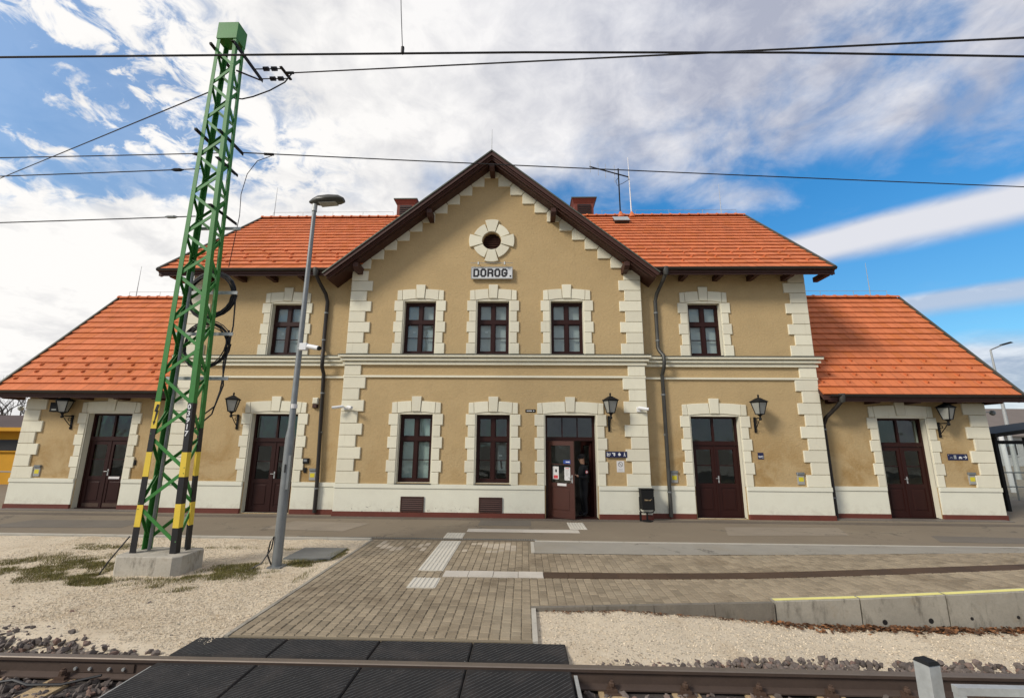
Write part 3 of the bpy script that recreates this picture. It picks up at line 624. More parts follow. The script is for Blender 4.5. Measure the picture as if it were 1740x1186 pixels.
# crossing panels
cr = thing('level_crossing', 'black ribbed rubber crossing panels over the near rail', 'crossing', (-1.6, 5, -.1))
XS = [-3.68, -2.65, -1.6, -.56, .47]
def panel(x0, x1, y0, y1, zf, zb, outer):
    mb = MB(); g = .004; c = .012
    x0 += g; x1 -= g
    mb.add([(x0, y0, -.17), (x1, y0, -.17), (x1, y1, -.17), (x0, y1, -.17), (x0, y0, zf-c), (x1, y0, zf-c), (x1, y1, zb-c), (x0, y1, zb-c), (x0+c, y0+c, zf), (x1-c, y0+c, zf), (x1-c, y1-c, zb), (x0+c, y1-c, zb)],
           [(0, 1, 5, 4), (1, 2, 6, 5), (2, 3, 7, 6), (3, 0, 4, 7), (4, 5, 9, 8), (5, 6, 10, 9), (6, 7, 11, 10), (7, 4, 8, 11), (8, 9, 10, 11)])
    p = part('panel', mb, M['rubber'], cr)
    rb = MB(); sp = .062; w = .0035; k = x0-(y1-y0)
    while k < x1:                       # fine raised diagonal ribs
        a0 = max(0, (x0+c+.01-k)/(y1-y0)); a1 = min(1, (x1-c-.01-k)/(y1-y0)); a0 = max(a0, .04); a1 = min(a1, .96)
        if a1-a0 > .05:
            q = [(k+(y1-y0)*t, y0+(y1-y0)*t, zf+(zb-zf)*t) for t in (a0, a1)]
            rb.add([(q[0][0]-w, q[0][1], q[0][2]+.0005), (q[0][0]+w, q[0][1], q[0][2]+.0005), (q[1][0]+w, q[1][1], q[1][2]+.0005), (q[1][0]-w, q[1][1], q[1][2]+.0005), (q[0][0], q[0][1], q[0][2]+.005), (q[1][0], q[1][1], q[1][2]+.005)],
                   [(0, 4, 5, 3), (4, 1, 2, 5), (0, 1, 4), (2, 3, 5)])
        k += sp
    part('ribs', rb, M['rib'], p)
for i in range(4):
    panel(XS[i], XS[i+1], 5.035, 5.485, .0, -.01, True)
    panel(XS[i], XS[i+1], 3.46, 4.885, -.004, -.004, False)
for x in (-3.72, .49):
    part('edge_angle', MB().box(x, x+.035, 3.46, 4.86, -.17, -.03), M['galv'], cr)

# galvanised barrier by the camera
pb = thing('barrier_post', 'galvanised square post with black cap in the lower right foreground', 'post', (1.13, 1.42, .45), rz=rad(15))
part('tube', MB().block([(-.02, 0), (.02, 0), (.02, 1.150), (-.02, 1.150)], -.02, 0, .003, .04), M['galv'], pb, local=True)
part('cap', MB().add([(-.0215, -.0215, 1.150), (.0215, -.0215, 1.150), (.0215, .0215, 1.150), (-.0215, .0215, 1.150), (-.017, -.017, 1.158), (.017, -.017, 1.158), (.017, .017, 1.158), (-.017, .017, 1.158)], [(0, 1, 5, 4), (1, 2, 6, 5), (2, 3, 7, 6), (3, 0, 4, 7), (4, 5, 6, 7)]), M['black'], pb, local=True)
rb = thing('barrier_railing', 'galvanised tube railing frame in the lower right corner', 'railing', (1.6, 1.33, .45))
part('top_rail', MB().box(1.125, 2.4, 1.326, 1.346, 1.564, 1.582), M['galv'], rb)
part('upright', MB().box(1.126, 1.145, 1.327, 1.345, .45, 1.5635), M['galv'], rb)
part('upright', MB().box(2.36, 2.379, 1.327, 1.345, .45, 1.5635), M['galv'], rb)
part('middle_rail', MB().box(1.145, 2.36, 1.328, 1.344, 1.0, 1.016), M['galv'], rb)

# ================================================================== station building
ST = thing('station_building', 'ochre railway station with cream quoins, central gable and orange tiled roofs', 'station', (CX, S, 0))
XL, XR = -5.55, 3.67            # bay
ML, MR = -11.0, 8.98            # main block
LL, RR = -16.24, 14.21          # wings
DOOR_T, WIN_T0, WIN_B0 = 2.956, 6.54, 4.83
PL = .918
GAP, GSL = 11.40, .813          # gable roof underside ridge height, slope
GCX = -1.06

def facade(mb, x0, x1, z0, z1, y, ops, t=.42):
    xs = sorted({x0, x1, *[a for o in ops for a in o[:2]]}); zs = sorted({z0, z1, *[a for o in ops for a in o[2:]]})
    for a, b in zip(xs, xs[1:]):
        for c, d in zip(zs, zs[1:]):
            mx, mz = (a+b)/2, (c+d)/2
            if any(o[0] < mx < o[1] and o[2] < mz < o[3] for o in ops): continue
            mb.add([(a, y, c), (b, y, c), (b, y, d), (a, y, d)], [(0, 1, 2, 3)])
            mb.add([(a, y+t, c), (b, y+t, c), (b, y+t, d), (a, y+t, d)], [(3, 2, 1, 0)])
    for a, b, c, d in ops:
        mb.add([(a, y, c), (b, y, c), (b, y, d), (a, y, d), (a, y+t, c), (b, y+t, c), (b, y+t, d), (a, y+t, d)], [(0, 4, 5, 1), (1, 5, 6, 2), (2, 6, 7, 3), (3, 7, 4, 0)]); mb.mi[-4:] = [1]*4
WX = [CX-2.335, CX, CX+2.335]
hw = .505
bay_ops = [(c-hw, c+hw, WIN_B0, WIN_T0) for c in WX]+[(c-hw, c+hw, .96, DOOR_T-.005) for c in (-3.27, -.925)]+[(.645, 2.155, 0.02, DOOR_T)]
SIDE_C = [-7.755, 5.745]; SDOOR_C = [-7.755, 5.80]; WDOOR_C = [-13.40, 11.66]; dh = .725
sl_ops = [(SIDE_C[0]-hw, SIDE_C[0]+hw, WIN_B0, WIN_T0), (SDOOR_C[0]-dh, SDOOR_C[0]+dh, .02, DOOR_T)]
sr_ops = [(SIDE_C[1]-hw, SIDE_C[1]+hw, WIN_B0, WIN_T0), (SDOOR_C[1]-dh, SDOOR_C[1]+dh, .02, DOOR_T)]
wl_ops = [(WDOOR_C[0]-dh, WDOOR_C[0]+dh, .02, DOOR_T)]; wr_ops = [(WDOOR_C[1]-dh, WDOOR_C[1]+dh, .02, DOOR_T)]

# --- walls
mb = MB(); facade(mb, XL, XR, 0, 7.0, D, bay_ops)
for x in (XL, XR): mb.add([(x, D, 0), (x, S+.45, 0), (x, S+.45, 8.2), (x, D, 8.2)], [(0, 1, 2, 3)])
# gable field with the round opening
RC, RZ0 = (GCX, 8.60), .30
zt = lambda x: GAP-.12-GSL*abs(x-GCX)
outer = [(XL, 7.0), (XR, 7.0), (XR, zt(XR)), (GCX, zt(GCX)), (XL, zt(XL))]
circ = [(RC[0]+RZ0*math.cos(-a*math.pi/16), RC[1]+RZ0*math.sin(-a*math.pi/16)) for a in range(32)]
tri = tessellate_polygon([[Vector((x, z, 0)) for x, z in outer], [Vector((x, z, 0)) for x, z in circ]])
allp = outer+circ
mb.add([(x, D, z) for x, z in allp], [tuple(t) for t in tri])
mb.add([(x, D, z) for x, z in circ]+[(x, D+.3, z) for x, z in circ], [(i, (i+1) % 32, 32+(i+1) % 32, 32+i) for i in range(32)])
bay = part('wall', mb, [M['plaster'], M['cream']], ST, label='ochre rendered wall of the projecting gabled bay')
mb = MB(); facade(mb, ML, XL, 0, 8.05, S, sl_ops); wallL = part('wall', mb, [M['plaster'], M['cream']], ST)
mb = MB(); facade(mb, XR, MR, 0, 8.05, S, sr_ops); wallR = part('wall', mb, [M['plaster'], M['cream']], ST)
mb = MB(); facade(mb, LL, ML, 0, 4.1, WY, wl_ops); wingL = part('wall', mb, [M['plaster'], M['cream']], ST)
mb = MB(); facade(mb, MR, RR, 0, 4.1, WY, wr_ops); wingR = part('wall', mb, [M['plaster'], M['cream']], ST)
RIDGE_Y, EAVE_Y, EAVE_Z, RIDGE_Z = 17.8, 13.05, 7.47, 11.75
BACK = 2*RIDGE_Y-S
WRIDGE_Y, WEAVE_Y, WEAVE_Z, WRIDGE_Z = 17.1, 13.5, 3.60, 7.80
WBACK = 2*WRIDGE_Y-WY
mb = MB()
for x in (ML, MR): mb.add([(x, S, 0), (x, BACK, 0), (x, BACK, 8.0), (x, RIDGE_Y, 11.6), (x, S, 8.0)], [(0, 1, 2, 3, 4)])
mb.add([(ML, BACK, 0), (MR, BACK, 0), (MR, BACK, 8), (ML, BACK, 8)], [(0, 1, 2, 3)])
for x, x2 in ((LL, ML), (RR, MR)):
    mb.add([(x, WY, 0), (x, WBACK, 0), (x, WBACK, 4.1), (x, WRIDGE_Y, 7.6), (x, WY, 4.1)], [(0, 1, 2, 3, 4)])
    mb.add([(x, WBACK, 0), (x2, WBACK, 0), (x2, WBACK, 4.1), (x, WBACK, 4.1)], [(0, 1, 2, 3)])
part('outer_wall', mb, [M['plaster'], M['cream']], ST)
mb = MB(); mb.box(LL+.1, RR-.1, S+.05, WBACK-.1, .001, .02); mb.box(ML+.1, MR-.1, S+.43, BACK-.1, 3.6, 3.9); mb.box(XL+.1, XR-.1, D+.4, S+.43, 3.6, 3.9)
part('floor', mb, M['floor'], ST)
mb = MB(); mb.box(ML+.1, MR-.1, 18.2, 18.3, .02, 3.6); mb.box(-.55, -.45, S+.43, 18.2, .02, 3.6); mb.box(3.7, 3.8, S+.43, 18.2, .02, 3.6); mb.box(ML+.1, MR-.1, 15.5, 15.6, 3.9, 8.0)
part('partition', mb, M['inner'], ST)

# --- plinth, cap and red base between openings
def plinth(y, x0, x1, ops, wall, e0=0.0, e1=0.0):
    segs = []; x = x0
    for o in sorted(ops):
        if o[2] < .1: segs.append((x, o[0]-.03)); x = o[1]+.03
    segs.append((x, x1))
    for i, (a, b) in enumerate(segs):
        ea = e0 if i == 0 else 0; eb = e1 if i == len(segs)-1 else 0
        part('plinth', MB().block([(a-ea*.7, .14), (b+eb*.7, .14), (b+eb*.7, .80), (a-ea*.7, .80)], y, .035, .006, .1), M['plinth'], wall)
        part('plinth_cap', MB().block([(a-ea, .80), (b+eb, .80), (b+eb, PL), (a-ea, PL)], y, .06, .012, .1), M['plinth'], wall)
        part('base_course', MB().block([(a-ea*1.2, 0), (b+eb*1.2, 0), (b+eb*1.2, .139), (a-ea*1.2, .139)], y, .055, .012, .1), M['basered'], wall)
plinth(D, XL, XR, bay_ops, bay, .05, .05); plinth(S, ML, XL-.002, sl_ops, wallL, .05, 0); plinth(S, XR+.002, MR, sr_ops, wallR, 0, .05)
plinth(WY, LL, ML-.06, wl_ops, wingL, .05, 0); plinth(WY, MR+.06, RR, wr_ops, wingR, 0, .05)

# --- quoins
qc = {}
def quoin(wall, x0, x1, z0, z1, y, d=.045, back=.2):
    w, h = round(x1-x0, 3), round(z1-z0-.012, 3); key = (w, h, d, back)
    if key not in qc: qc[key] = MB().block([(-w/2, 0), (w/2, 0), (w/2, h), (-w/2, h)], 0, d, .01, back).mesh('quoin', M['cream'])
    ob('quoin', qc[key], wall, ((x0+x1)/2, y, z0+.006))
def quoin_run(wall, xc, sgn, y, z0, z1, n, first_long, lw=.66, sw=.49):
    h = (z1-z0)/n
    for i in range(n):
        w = lw if (i % 2 == 0) == first_long else sw
        a, b = sorted((xc+.03*sgn*-1, xc+w*sgn)); quoin(wall, a, b, z0+h*i, z0+h*(i+1), y)
STR, CB, CT = 4.11, 4.47, 4.80
for wall, xc, sg, y in ((bay, XL, 1, D), (bay, XR, -1, D), (wallL, ML, 1, S), (wallR, MR, -1, S)):
    quoin_run(wall, xc, sg, y, PL, STR-.03, 9, True); quoin_run(wall, xc, sg, y, STR+.035, CB, 1, False)
    quoin_run(wall, xc, sg, y, CT+.02, CT+.02+8*.343, 8, True)
for wall, xc, sg in ((wingL, LL, 1), (wingR, RR, -1)): quoin_run(wall, xc, sg, WY, PL, PL+7*.358, 7, True)

# --- cornice and string course
cprof = [(0, CB), (.08, CB), (.08, CB+.075), (.03, CB+.08), (.03, CB+.115), (.14, CB+.12), (.14, CB+.185), (.07, CB+.19), (.07, CB+.225), (.2, CB+.23), (.2, CT-.03), (0, CT-.03)]
def cornice(wall, x0, x1, y, r0, r1):
    mb = MB(); n = len(cprof)
    mb.add([(x0-r0*a, y-a, z) for a, z in cprof]+[(x1+r1*a, y-a, z) for a, z in cprof], [(i, (i+1) % n, n+(i+1) % n, n+i) for i in range(n)]+[tuple(range(n)), tuple(range(2*n-1, n-1, -1))])
    if r0: mb.add([(x0-a, y-a, z) for a, z in cprof]+[(x0-a, y+.3, z) for a, z in cprof], [(i, (i+1) % n, n+(i+1) % n, n+i) for i in range(n)])
    if r1: mb.add([(x1+a, y-a, z) for a, z in cprof]+[(x1+a, y+.3, z) for a, z in cprof], [(i, (i+1) % n, n+(i+1) % n, n+i) for i in range(n)])
    c = part('cornice', mb, M['cream'], wall)
    part('flashing', MB().add([(x0-.22*r0, y-.22, CT-.03), (x1+.22*r1, y-.22, CT-.03), (x1+.22*r1, y-.22, CT-.012), (x0-.22*r0, y-.22, CT-.012), (x0-.22*r0, y+.02, CT+.012), (x1+.22*r1, y+.02, CT+.012)], [(0, 1, 2, 3), (3, 2, 5, 4)]), M['flash'], c)
    part('string_course', MB().block([(x0-.05*r0, STR-.03), (x1+.05*r1, STR-.03), (x1+.05*r1, STR+.032), (x0-.05*r0, STR+.032)], y, .055, .012, .05), M['cream'], wall)
cornice(bay, XL, XR, D, 1, 1); cornice(wallL, ML, XL-.003, S, 1, 0); cornice(wallR, XR+.003, MR, S, 0, 1)

# --- dressed surrounds
def surround(prt, cx, hwid, y, z0, ztop, n, first_long, kz=.14):
    h = (ztop+.015-z0)/n; inn = hwid+.035
    for sg in (-1, 1):
        for i in range(n):
            w = .285 if (i % 2 == 0) == first_long else .215
            a, b = sorted((cx+sg*inn, cx+sg*(inn+w)))
            key = (round(w, 3), round(h, 3), 's')
            if key not in qc: qc[key] = MB().block([(-w/2, .005), (w/2, .005), (w/2, h-.005), (-w/2, h-.005)], 0, .04, .008, .02).mesh('surround_block', M['cream'])
            ob('surround_block', qc[key], prt, ((a+b)/2, y, z0+h*i))
    zs = ztop+.015; Wd = inn+.205
    rise = .055
    zb = lambda x: zs+.012+rise*(1-min(1, (x/inn)**2)); zo = lambda x: zs+.335+.05*(1-min(1, (x/Wd)**2))
    k0 = .135; br = Wd-.17
    def vou(xa, xb, sa, sb, up=0.0, d=.04):
        pts = [(cx+xa+(xb-xa)*t, zb(xa+(xb-xa)*t)) for t in (0, .33, .67, 1)]
        pts += [(cx+(xb*sb)+(xa*sa-xb*sb)*t, zo(xb*sb+(xa*sa-xb*sb)*t)+up) for t in (0, .33, .67, 1)]
        part('voussoir', MB().block(pts, y, d, .008, .02), M['cream'], prt)
    g = .006
    vou(-Wd, -br-g, 1, 1.03); vou(-br+g, -k0-g, 1.03, 1.15); vou(k0+g, br-g, 1.15, 1.03); vou(br+g, Wd, 1.03, 1)
    vou(-k0+g, k0-g, 1.15, 1.15, kz, .06)
    # plain architrave
    f = MB(); f.box(cx-inn-.01, cx-hwid+.0, y-.015, y+.01, z0, ztop+.02); f.box(cx+hwid-.0, cx+inn+.01, y-.015, y+.01, z0, ztop+.02)
    m = 9; xs = [cx-inn-.01+(2*inn+.02)*i/(m-1) for i in range(m)]
    f.prism([(x, ztop) for x in xs]+[(x, zb(x-cx)+.02) for x in reversed(xs)], y-.0165, y+.01)
    part('architrave', f, M['cream'], prt)

def pane(prt, x0, x1, z0, z1, y, m='glass'):
    part('pane', MB().box(x0, x1, y, y+.006, z0, z1), M[m], prt)

def window(wall_y, cx, z0, z1, lower=False, blind='blind', label=None, note=False, sill=True):
    y = wall_y+.17; a, b = cx-hw, cx+hw
    f = MB(); fwid = .07
    def fr(x0, x1, zz0, zz1, d=0.0): f.box(x0, x1, y-.0-d, y+.07, zz0, zz1)
    fr(a, a+fwid, z0, z1); fr(b-fwid, b, z0, z1); fr(a+fwid, b-fwid, z0, z0+.085); fr(a+fwid, b-fwid, z1-fwid-.02, z1)
    tz = z0+(z1-z0)*(.615 if not lower else .635)
    fr(a+fwid, b-fwid, tz-.06, tz+.06, .018)
    for c, d in ((z0+.085, tz-.06), (tz+.06, z1-fwid-.02)): fr(cx-.05, cx+.05, c, d, .008)
    # sash stiles
    panes = []
    for c, d, split in ((z0+.085, tz-.06, True), (tz+.06, z1-fwid-.02, False)):
        for x0, x1 in ((a+fwid, cx-.05), (cx+.05, b-fwid)):
            s = .032
            f.box(x0, x0+s, y+.012, y+.06, c, d); f.box(x1-s, x1, y+.012, y+.06, c, d); f.box(x0+s, x1-s, y+.012, y+.06, c, c+s); f.box(x0+s, x1-s, y+.012, y+.06, d-s, d)
            X0, X1, Z0, Z1 = x0+s, x1-s, c+s, d-s
            if split:
                m = Z0+(Z1-Z0)*.5; f.box(X0, X1, y+.018, y+.055, m-.012, m+.012); panes += [(X0, X1, Z0, m-.012), (X0, X1, m+.012, Z1)]
            else: panes.append((X0, X1, Z0, Z1))
    w = part('window', f, M['joinery'], ST, label=label)
    for q in panes: pane(w, *q, y+.033)
    if blind: part('blind', MB().box(a+.02, b-.02, y+.13, y+.135, z0+.02, z1-.02), M[blind], w)
    if note: part('note', MB().box(a+.24, a+.33, y+.1, y+.102, z0+.72, z0+.79), M['paper'], w)
    if lower: part('sill', MB().add([(a-.04, wall_y-.07, z0-.045), (b+.04, wall_y-.07, z0-.045), (b+.04, wall_y-.07, z0-.03), (a-.04, wall_y-.07, z0-.03), (a-.04, y+.02, z0+.008), (b+.04, y+.02, z0+.008)], [(0, 1, 2, 3), (3, 2, 5, 4)]), M['pipe_g'], w)
    else: part('sill', MB().box(a-.0, b+.0, wall_y-.02, y, z0-.012, z0+.012), M['joinery'], w)
    return w
for i, c in enumerate(WX):
    w = window(D, c, WIN_B0, WIN_T0, note=(i != 2), label=['left upper window of the gabled bay with grey blind', 'middle upper window of the gabled bay under the name board', 'right upper window of the gabled bay with dark blind'][i]); surround(w, c, hw, D, CT+.02, WIN_T0, 5, True)
for i, c in enumerate(SIDE_C):
    w = window(S, c, WIN_B0, WIN_T0, note=(i == 0)); surround(w, c, hw, S, CT+.02, WIN_T0, 5, True)
w = window(D, -3.27, .96, DOOR_T-.005, True, 'blind_g', 'ground floor window with pale green-grey blind'); surround(w, -3.27, hw, D, PL, DOOR_T, 6, False)
lw2 = window(D, -.925, .96, DOOR_T-.005, True, None, 'ground floor window showing a pay telephone inside'); surround(lw2, -.925, hw, D, PL, DOOR_T, 6, False)

def leaf_mesh(w, h, m):
    """door leaf in local coords: hinge at x=0, spans +x, front faces -y"""
    mb = MB(); t = .05; s = .11
    mb.box(0, s, 0, t, .01, h); mb.box(w-s, w, 0, t, .01, h); mb.box(s, w-s, 0, t, h-.13, h); mb.box(s, w-s, 0, t, .86, .98)
    mb.box(s, w-s, 0, t, .01, .18); mb.box(s, w-s, .014, t-.014, .18, .86)
    mb.block([(s+.05, .23), (w-s-.05, .23), (w-s-.05, .81), (s+.05, .81)], .014, .012, .01)
    mb.box(s, w-s, .012, t-.012, 1.49, 1.515)
    return mb, (s, w-s, .98, 1.49, 1.515, h-.13)
def handle(prt, x, y, z, sg=-1, local=False):
    m = MB(); m.box(x-.018, x+.018, y-.008, y, z-.1, z+.1); m.tube([(x, y-.008, z+.03), (x, y-.045, z+.03), (x+sg*.1, y-.045, z+.03)], .009, 6)
    part('handle', m, M['galv'], prt, local=local)
def door(wall_y, cx, half, label, tz=2.10, kick=False):
    y = wall_y+.2; a, b = cx-half, cx+half; f = MB(); q = .06
    f.box(a, a+q, y-.02, y+.08, .0, DOOR_T); f.box(b-q, b, y-.02, y+.08, 0, DOOR_T); f.box(a+q, b-q, y-.02, y+.08, DOOR_T-.06, DOOR_T); f.box(a+q, b-q, y-.03, y+.08, tz, tz+.12)
    f.box(cx-.03, cx+.03, y-.01, y+.06, tz+.12, DOOR_T-.06); f.box(a, b, y-.1, y+.08, .001, .03)
    d = part('door', f, M['joinery'], ST, label=label)
    for x0, x1 in ((a+q, cx-.03), (cx+.03, b-q)): pane(d, x0, x1, tz+.12, DOOR_T-.06, y+.03)
    w = half-q-.002
    for i in range(2):
        mb, gl = leaf_mesh(w, tz-.003, None); x0 = a+q if i == 0 else cx+.002
        mb.v = [(x+x0, yy+y, zz) for x, yy, zz in mb.v]
        part('leaf', mb, M['joinery'], d)
        pane(d, x0+gl[0], x0+gl[1], gl[2], gl[3], y+.03); pane(d, x0+gl[0], x0+gl[1], gl[4], gl[5], y+.03)
        if kick: part('kick_plate', MB().box(x0+.06, x0+w-.06, y-.004, y, .05, .16), M['clip'], d)
    part('cover_strip', MB().box(cx-.025, cx+.025, y-.014, y-.0005, .03, tz-.01), M['joinery'], d)
    handle(d, cx+.06, y, 1.1)
    return d
d = door(WY, WDOOR_C[0], dh, 'dark brown double door of the left wing', kick=True); surround(d, WDOOR_C[0], dh, WY, PL, DOOR_T, 6, False, .09)
part('name_strip', MB().box(WDOOR_C[0]+.12, WDOOR_C[0]+.47, WY+.19, WY+.196, .90, .97), M['paper'], d)
d = door(S, SDOOR_C[0], dh, 'dark brown double door behind the lamp post'); surround(d, SDOOR_C[0], dh, S, PL, DOOR_T, 6, False)
d = door(S, SDOOR_C[1], dh, 'dark brown double door left of the WC sign'); surround(d, SDOOR_C[1], dh, S, PL, DOOR_T, 6, False)
d = door(WY, WDOOR_C[1], dh, 'dark brown double door of the right wing'); surround(d, WDOOR_C[1], dh, WY, PL, DOOR_T, 6, False, .09)

# main entrance: left leaf open to the outside, right leaf open inwards
MD0, MD1 = .645, 2.155; y = D+.26; tz = 2.2
f = MB(); q = .07
f.box(MD0, MD0+q, y-.02, y+.08, 0, DOOR_T); f.box(MD1-q, MD1, y-.02, y+.08, 0, DOOR_T); f.box(MD0+q, MD1-q, y-.02, y+.08, DOOR_T-.07, DOOR_T); f.box(MD0+q, MD1-q, y-.03, y+.08, tz, tz+.11)
for x in (1.17, 1.63): f.box(x-.015, x+.015, y, y+.05, tz+.11, DOOR_T-.07)
f.box(MD0, MD1, y-.3, y+.08, .001, .028)
md = part('door', f, M['joinery'], ST, label='main entrance with one brown glazed leaf standing open'); surround(md, 1.40, .755, D, PL, DOOR_T, 6, False)
for x0, x1 in ((MD0+q, 1.155), (1.185, 1.615), (1.645, MD1-q)): pane(md, x0, x1, tz+.11, DOOR_T-.07, y+.03)
lw = .88
mb, gl = leaf_mesh(lw, tz-.02, None); hinge = Vector((.72, y-.02, .012)); ang = rad(-34)
rotm = Matrix.Translation(hinge) @ Matrix.Rotation(ang, 4, 'Z')
def xf(mb, m): mb.v = [tuple(m @ Vector(p)) for p in mb.v]; return mb
ol = part('leaf', xf(mb, rotm), M['leafred'], md, label='open brown door leaf with notices behind its glass')
for z0, z1 in ((gl[2], gl[3]), (gl[4], gl[5])): part('pane', xf(MB().box(gl[0], gl[1], .022, .028, z0, z1), rotm), M['glass'], md)
def stick(name, x0, x1, z0, z1, m, yy=.018, dy=.003): return part(name, xf(MB().box(x0, x1, yy-dy, yy, z0, z1), rotm), M[m], md)
stick('notice', .17, .37, 1.08, 1.44, 'paper'); stick('notice_print', .20, .34, 1.10, 1.19, 'redp', .0145, .001)
pm = MB()
for a in range(12):
    a0, a1 = a*math.pi/6, (a+1)*math.pi/6; c = (.28, 1.32)
    pm.add([(c[0], .0142, c[1]), (c[0]+.03*math.cos(a0), .0142, c[1]+.05*math.sin(a0)), (c[0]+.03*math.cos(a1), .0142, c[1]+.05*math.sin(a1))], [(0, 1, 2)])
part('notice_figure', xf(pm, rotm), M['black'], md)
stick('notice', .56, .75, 1.06, 1.43, 'paper'); stick('notice_print', .60, .71, 1.39, 1.41, 'redp', .0145, .001)
for i in range(6): stick('notice_print', .60, .71-.02*(i % 3), 1.34-.03*i, 1.35-.03*i, 'cab', .0145, .001)
stick('sticker', .53, .76, 1.53, 1.63, 'blue'); stick('sticker_print', .61, .74, 1.565, 1.595, 'white', .0145, .001)
stick('name_strip', .33, .63, .90, .97, 'paper', -.002)
hm = MB(); hm.box(.80, .84, -.008, 0, 1.0, 1.22); hm.tube([(.82, -.008, 1.15), (.82, -.05, 1.15), (.70, -.05, 1.15)], .01, 6); part('handle', xf(hm, rotm), M['galv'], md)
mb, gl = leaf_mesh(.50, tz-.02, None); rotm2 = Matrix.Translation((MD1-q, y+.06, .012)) @ Matrix.Rotation(rad(180-58), 4, 'Z')
part('leaf', xf(mb, rotm2), M['joinery'], md)
part('pane', xf(MB().box(gl[0], gl[1], .022, .028, gl[4], gl[5]), rotm2), M['glass'], md); part('pane', xf(MB().box(gl[0], gl[1], .022, .028, gl[2], gl[3]), rotm2), M['glass'], md)

# --- gable trim: stepped blocks under the verge
GB = -1.108; h_, w_, g0, zg0 = .3245, .4065, .236, 10.56
rk = lambda x: 11.02-.80*x          # upper ends of the blocks, hidden behind the verge boards
for sg in (-1, 1):
    for i in range(10):
        x0 = g0+w_*i; zi = zg0-h_*i; x1 = x0+w_-.016 if i < 9 else abs((XR if sg > 0 else XL)-GB)+.03
        if i < 9: poly = [(x0, zi), (x1, zi), (x1+.11, zi+.15), (x0+.11, zi+.15+h_*.98), (x0, zi+h_-.014)]
        else: poly = [(x0, zi), (x1, zi), (x1, zi+.1), (x0+.11, zi+.15+h_*.98), (x0, zi+h_-.014)]
        part('gable_block', MB().block([(GB+sg*x, z) for x, z in poly], D, .045, .008, .02), M['cream'], bay)
part('gable_block', MB().block([(GB-g0+.004, zg0+h_), (GB+g0-.004, zg0+h_), (GB+g0+.1, zg0+h_+.14), (GB, zg0+h_+.3), (GB-g0-.1, zg0+h_+.14)], D, .045, .008, .02), M['cream'], bay)

# --- rosette
for i in range(8):
    big = i % 2 == 0; c = math.pi/2*(i/2); a0, a1 = (c-rad(21), c+rad(21)) if big else (c-rad(23.6), c+rad(23.6))
    ro = .745 if big else .63; g = rad(.5); m = 5
    pts = [(RC[0]+.315*math.cos(a0+g+(a1-a0-2*g)*t/m), RC[1]+.315*math.sin(a0+g+(a1-a0-2*g)*t/m)) for t in range(m+1)]
    k2 = .55 if big else 1
    pts += [(RC[0]+ro*math.cos(c+(a1-c-g)*(1-2*t/m)*(1 if not big else .86)), RC[1]+ro*math.sin(c+(a1-c-g)*(1-2*t/m)*(1 if not big else .86))) for t in range(m+1)]
    part('rosette_stone', MB().block(pts, D, .07 if big else .055, .008, .02), M['cream'], bay)
lv = MB()
for i in range(9):
    z = RC[1]-.27+i*.066; hwid = math.sqrt(max(.0, .31**2-(z+.02-RC[1])**2))
    lv.add([(RC[0]-hwid, D+.08, z-.01), (RC[0]+hwid, D+.08, z-.01), (RC[0]+hwid, D+.13, z+.05), (RC[0]-hwid, D+.13, z+.05)], [(0, 1, 2, 3)])
vent = part('round_louvre', lv, M['wood'], bay)
part('backing', MB().box(RC[0]-.31, RC[0]+.31, D+.16, D+.17, RC[1]-.31, RC[1]+.31), M['blackp'], vent)

# basement grilles
for x0, x1 in ((-3.59, -2.91), (-1.30, -.62)):
    g = MB(); g.box(x0, x1, D-.05, D-.036, .15, .57)
    gr = part('basement_grille', g, M['blackp'], bay)
    fm = MB(); fm.box(x0, x1, D-.07, D-.0501, .15, .18); fm.box(x0, x1, D-.07, D-.0501, .54, .57); fm.box(x0, x0+.03, D-.069, D-.0501, .18, .54); fm.box(x1-.03, x1, D-.069, D-.0501, .18, .54)
    part('frame', fm, M['wood'], gr)
    for i in range(6):
        z = .2+i*.058
        part('slat', MB().add([(x0+.03, D-.052, z+.04), (x1-.03, D-.052, z+.04), (x1-.03, D-.068, z), (x0+.03, D-.068, z)], [(0, 1, 2, 3)]), M['wood'], gr)

# ------------------------------------------------------------------ roofs
def slab(mb, x0, x1, ya, za, yb, zb, t):
    mb.add([(x0, ya, za), (x1, ya, za), (x1, yb, zb), (x0, yb, zb), (x0, ya, za-t), (x1, ya, za-t), (x1, yb, zb-t), (x0, yb, zb-t)],
           [(0, 1, 2, 3), (7, 6, 5, 4), (0, 4, 5, 1), (1, 5, 6, 2), (2, 6, 7, 3), (3, 7, 4, 0)])
RXL, RXR = -11.66, 9.5
def roof(name, x0, x1, ey, ez, ry, rz, label):
    mb = MB()
    if name == 'm':
        k = (rz-ez)/(ry-ey); ym = 13.98
        slab(mb, x0, XL-.3, ey, ez, ry, rz, .14); slab(mb, XR+.3, x1, ey, ez, ry, rz, .14); slab(mb, XL-.3, XR+.3, ym, ez+k*(ym-ey), ry, rz, .14)
    else: slab(mb, x0, x1, ey, ez, ry, rz, .14)
    r = part('roof', mb, M['wood'], ST, label=label)
    mb = MB(); slab(mb, x0, x1, 2*ry-ey, ez+.06, ry, rz+.06, .2); part('back_slope', mb, M['tile'], r)
    return r
roofM = roof('m', RXL, RXR, EAVE_Y, EAVE_Z, RIDGE_Y, RIDGE_Z, 'main roof of orange clay tiles')
roofWL = roof('l', -16.78, ML, WEAVE_Y, WEAVE_Z, WRIDGE_Y, WRIDGE_Z, 'left wing roof of orange clay tiles')
roofWR = roof('r', MR, 14.78, WEAVE_Y, WEAVE_Z, WRIDGE_Y, WRIDGE_Z, 'right wing roof of orange clay tiles')
TW = .262
